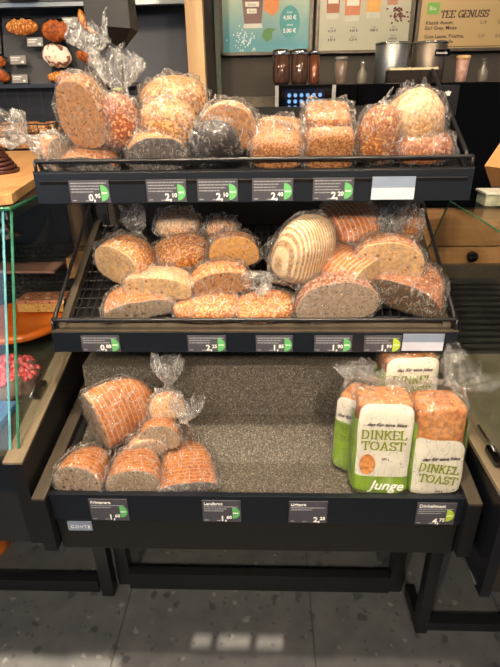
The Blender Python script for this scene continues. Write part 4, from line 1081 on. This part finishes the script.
for x, c_, z0, hw in ((-.14, (168, 92, 52), .155, .032), (-.055, (204, 122, 80), .145, .038), (.035, (226, 168, 84), .155, .034), (.115, (186, 130, 100), .18, .026)):
    MB().prism([(x-hw*.85, z0), (x+hw*.85, z0), (x+hw, .36), (x-hw, .36)], 'y', -.014, -.0125).build('printed_cup', mat('cup_tone', c_, .4), b2)
    MB().prism([(x-hw*.8, z0-.022), (x+hw*.8, z0-.022), (x+hw*.85, z0), (x-hw*.85, z0)], 'y', -.0138, -.0125).build('cup_base', mat('cup_glassbase', (196, 196, 180), .4), b2)
    if x < .03 or x > .1:
        cp = MB().box(x-hw*.7, x+hw*.7, -.0148, -.014, z0+.035, z0+.062).build('cup_caption', M['tlabel'], b2)
for i, x in enumerate((-.14, -.045, .045, .13)):
    pr = (('4,10 €', '4,90 €'), ('4,60 €', '5,20 €'), ('4,80 €', ''), ('4,20 €', '4,90 €'))[i]
    for j, s_ in enumerate(pr):
        if s_: text('price_line', s_, .0135, M['tink'], b2, (x, -.0145, .083-.034*j), align='CENTER', off=.0002)
        if s_: text('size_line', ('klein', 'gross')[j], .008, M['tink'], b2, (x, -.0145, .097-.034*j), align='CENTER')
g = MB()
for i in range(46):
    x, z = rr.gauss(.145, .022), rr.gauss(.150, .016); g.prism(disc(x, z, .005, .004, 6), 'y', -.0148-.0002*(i % 3), -.0125)
tag(g.build('printed_coffee_beans', mat('bean', (104, 50, 46), .5), b2), kind='stuff')
b3 = board(.658, 1.35, 'tan tea menu board headed TEE GENUSS', grad_poster('tan_poster', (188, 160, 112), (196, 168, 120)))
ox = -.346
slab('menu_heading', 'TEE GENUSS', .027, mat('ink_brown', (84, 66, 50), .5), b3, (ox+.095, -.0125, .128), wt=.20, shear=.14, align='LEFT')
MB().box(ox+.035, ox+.088, -.0135, -.0125, .142, .186).build('organic_logo', mat('logo_green', (130, 184, 84), .5), b3)
text('logo_letters', 'Bio', .022, M['tlabel'], b3, (ox+.045, -.0140, .157))
for z, s_ in ((.104, 'Klassik Assam,'), (.084, 'Earl Grey, Minze'), (.052, 'Gute Laune, Früchte,'), (.032, 'Kräuter, Vanille')): text('menu_line', s_, .0205, M['tink'], b3, (ox+.035, -.0135, z), off=.0002)
for z, a_ in ((.104, ('2,10', '2,15', '2,50')), (.052, ('2,10', '2,50', '3,10'))):
    for k, s_ in enumerate(a_): text('price_line', s_, .017, M['tink'], b3, (ox+.27+.075*k, -.0135, z))
g = MB()
for x0 in [ox+.06+.012*k for k in range(40)]: g.box(x0, x0+.008, -.0135, -.0125, .016, .020); g.box(x0, x0+.008, -.0135, -.0125, .222, .226)
g.build('fine_print', M['tink'], b3)
struct('trim_1', MB().box(-.232, -.212, 2.57, 2.62, 1.40, 2.6), mat('grey_green_strip', (92, 104, 92), .5))

# ------------------------------------------------------------------ pastry rack at the back
rk = tag(empty('pastry_rack', (-.8, 2.3, 0)), 'tall pastry rack with slate panels and pale oak posts', 'rack')
def kp(mb, name, m, **kw): return part(mb, name, m, kw.pop('parent', rk), (.8, -2.3, 0), **kw)
kp(MB().box(-.305, -.240, 2.18, 2.23, 0, 2.4), 'post', M['oakpost'], bevel=.002)
kp(MB().box(-.36, -.305, 2.19, 2.22, 1.515, 1.545), 'crossbar', M['oakpost'])
kp(MB().box(-1.9, -.305, 2.60, 2.615, 0, 2.4), 'back_panel', M['black'])
RA = math.radians(72)
def slate_y(z, zb=1.53): return 2.30 + (z-zb)/math.tan(RA)
def slate(x0, x1, zb, zt, m=None, name='slate_panel'):
    kp(MB().prism([(slate_y(zb, zb), zb), (slate_y(zt, zb), zt), (slate_y(zt, zb)+.012, zt), (slate_y(zb, zb)+.012, zb)], 'x', x0, x1), name, m or M['slate'])
slate(-1.09, -.60, 1.535, 1.785); slate(-.59, -.315, 1.535, 1.785, mat('empty_slate', (30, 38, 54), .5)); slate(-1.8, -1.10, 1.535, 1.785)
slate(-1.09, -.315, 1.86, 2.1); slate(-1.8, -1.1, 1.86, 2.1)
for z in (1.800, 1.520):
    kp(MB().box(-1.8, -.305, 2.26, 2.30, z, z+.014), 'shelf_ledge', M['steel'] if z > 1.6 else M['blacksatin'])
kp(MB().box(-1.8, -.305, 2.26, 2.275, 1.816, 1.87), 'front_lip', M['slate'])
g = MB()
for k in range(24): x = -1.5+.05*k; g.box(x, x+.003, 2.29, 2.293, 1.30, 1.52)
for k in range(6): z = 1.30+.04*k; g.box(-1.5, -.31, 2.288, 2.292, z, z+.003)
kp(g, 'wire_grid', M['black'])
kp(MB().box(-1.8, -.305, 2.33, 2.34, 1.25, 1.52), 'blue_back', mat('navy_back', (28, 34, 46), .6))
M['pastry'] = crust_mat('pastry_crust', (206, 138, 66), (178, 100, 42), speck=(224, 180, 110), sscale=200, samt=.2)
M['pastry2'] = crust_mat('pastry_glazed', (196, 110, 48), (164, 84, 36), speck=(120, 60, 30), sscale=120, samt=.2)
M['croiss'] = crust_mat('croissant_crust', (226, 140, 44), (206, 112, 30), stripe=((240, 170, 80), .012, .1))
M['sugar'] = crust_mat('sugar_pastry', (170, 110, 80), (130, 80, 60), speck=(236, 224, 208), sscale=60, samt=.35, stripe=((232, 220, 200), .02, .12))
def pastry(px, py, wpx, hpx, label, m, ang=0, bend=0, name='pastry', nose=1):
    p = at(px, py, Y=2.275); dpt = (p-cC).dot(cF); L = wpx*dpt/500; H = hpx*dpt/500
    t = tag(empty(name, p, rotm(-6, -ang, 0)), label, 'pastry', 'pastries on the slate rack')
    g = MB(); vs = []; fs = []; n = 24; mm = 30
    for i in range(mm+1):
        u = -1+2*i/mm; f = max(.03, (1-abs(u)**2.4)**.6)
        for k in range(n):
            a = 2*PI*k/n; q = Vector((u*L/2, math.cos(a)*H*.34*f, math.sin(a)*H/2*f*(1 if bend == 0 else .7) + bend*(u*u-.5)*L*.5))
            q += Vector((0, math.cos(a), math.sin(a)))*(.006*noise.noise(q*45+Vector((px, 0, 0))) + .002*math.sin(u*14)) * f
            vs.append(q)
    for i in range(mm):
        for k in range(n):
            j = (k+1) % n; fs.append((i*n+k, i*n+j, (i+1)*n+j, (i+1)*n+k))
    g.add(vs, fs); g.f += [tuple(range(n)), tuple(range(mm*n, (mm+1)*n))]; g.build('crust', m, t, smooth=True)
    MB().box(-L*.28, L*.28, -.005, H*.3+.012, H*.45, H*.45+.006).build('black_holder', M['blackgloss'], t)
pastry(22, 27, 33, 14, 'long golden pastry beside the rack divider', M['pastry'])
pastry(56, 31, 29, 19, 'round lumpy pastry with orange filling', M['pastry2'])
pastry(88, 23, 28, 13, 'curved orange croissant on the slate panel', M['croiss'], -48, .35)
pastry(57, 56, 30, 21, 'dark pastry streaked with white sugar icing', M['sugar'], -12)
pastry(61, 77, 28, 11, 'thin knobbly breadstick lowest on the slate', M['pastry'])
pastry(0, 61, 12, 10, 'pastry cut by the picture edge, upper one', M['pastry2'], -30)
pastry(2, 75, 16, 10, 'pastry cut by the picture edge, lower one', M['pastry2'], -30)
pastry(88, 58, 26, 10, 'glazed pastry seen through the flared bag top', M['pastry2'], -20)
for px, py, lb in ((35, 42, 'small grey slate tag under the long golden pastry'), (18, 60, 'small grey slate tag beside the sugared pastry'), (20, 79, 'small grey slate tag in the lowest panel corner'), (70, 22, 'small grey slate tag beside the curved croissant'), (52, 3, 'grey slate tag on the upper rack ledge'), (108, 38, 'small grey slate tag behind the bag top')):
    p = at(px, py, Y=2.285); t = tag(empty('slate_tag', p, rotm(-12, 0, 0)), lb, 'price tag', 'small tags on the pastry rack')
    MB().box(-.032, .032, -.002, .002, -.016, .016).build('card', mat('pale_tag', (140, 138, 136), .4), t)
    MB().box(-.028, .010, -.0028, -.002, .006, .010).build('title_line', M['white'], t); MB().box(-.028, .002, -.0028, -.002, -.002, .001).build('text_line', M['white'], t); MB().box(.014, .024, -.0028, -.002, -.012, -.004).build('price_mark', M['white'], t)
dk = tag(empty('dark_plate', at(22, 1, Y=2.24)), 'black oval plate on the upper rack ledge', 'plate')
MB().lathe([(.05, 0), (.06, .006), (.06, .012), (.05, .014)], sy=.5, n=32).build('plate_body', M['blackgloss'], dk, smooth=True)
# wire basket of rolls standing on the board
wb = tag(empty('wire_roll_basket', (-1.12, 2.15, 1.302)), 'black wire basket filled with rolls behind the oak board', 'basket')
g = MB()
for z in (.002, .03, .06, .09): g.tube([(-.35, -.10, z), (.28, -.10, z), (.28, .10, z), (-.35, .10, z), (-.35, -.10, z)], .0025, 6)
for k in range(16): x = -.35+.042*k; g.tube([(x, -.10, 0), (x, -.10, .09)], .0018, 5); g.tube([(x, .10, 0), (x, .10, .09)], .0018, 5)
g.box(-.35, .28, -.10, .10, 0, .003); g.build('wire_frame', M['black'], wb)
rr = random.Random(11)
rid = 0
for lay in range(2):
    for r_ in range(2):
        for k in range(6):
            x = -1.12-.19+.085*k+rr.uniform(-.01, .01); y = 2.10+.085*r_; z = 1.306+.045*lay
            t = tag(empty('bread_roll', (x, y, z), rotm(0, 0, rr.uniform(0, 180))), 'brown seeded roll in the wire basket, upper layer' if lay else 'golden roll in the wire basket, lower layer', 'roll', 'dark rolls of the upper layer' if lay else 'golden rolls of the lower layer')
            fluff('crust', t, (0, 0, 0), .038, .045, CR['seed'] if lay else CR['golden'], rid, 20, 8, .004); rid += 1

# ------------------------------------------------------------------ lamp head on its pole behind the loaves
lh = tag(empty('display_lamp_head', (-.43, 1.62, 1.0)), 'black boxy lamp head tapering to a thin pole behind the loaves', 'lamp')
g = MB(); x0, x1, y0, y1 = -.062, .058, -.045, .045
vs = [(x0, y0, 1.0), (x1, y0, 1.0), (x1, y1, 1.0), (x0, y1, 1.0), (x0, y0, .665), (x1, y0, .655), (x1, y1, .655), (x0, y1, .665), (.012, -.008, .612), (.026, -.008, .612), (.026, .008, .612), (.012, .008, .612)]
g.add(vs, [(0,1,2,3), (0,1,5,4), (1,2,6,5), (2,3,7,6), (3,0,4,7), (4,5,9,8), (5,6,10,9), (6,7,11,10), (7,4,8,11), (8,9,10,11)])
g.build('lamp_housing', mat('lamp_black', (12, 12, 14), .5), lh)
MB().tube([(.019, 0, -1.0), (.019, 0, .615)], .004).build('pole', M['steel'], lh, smooth=True)
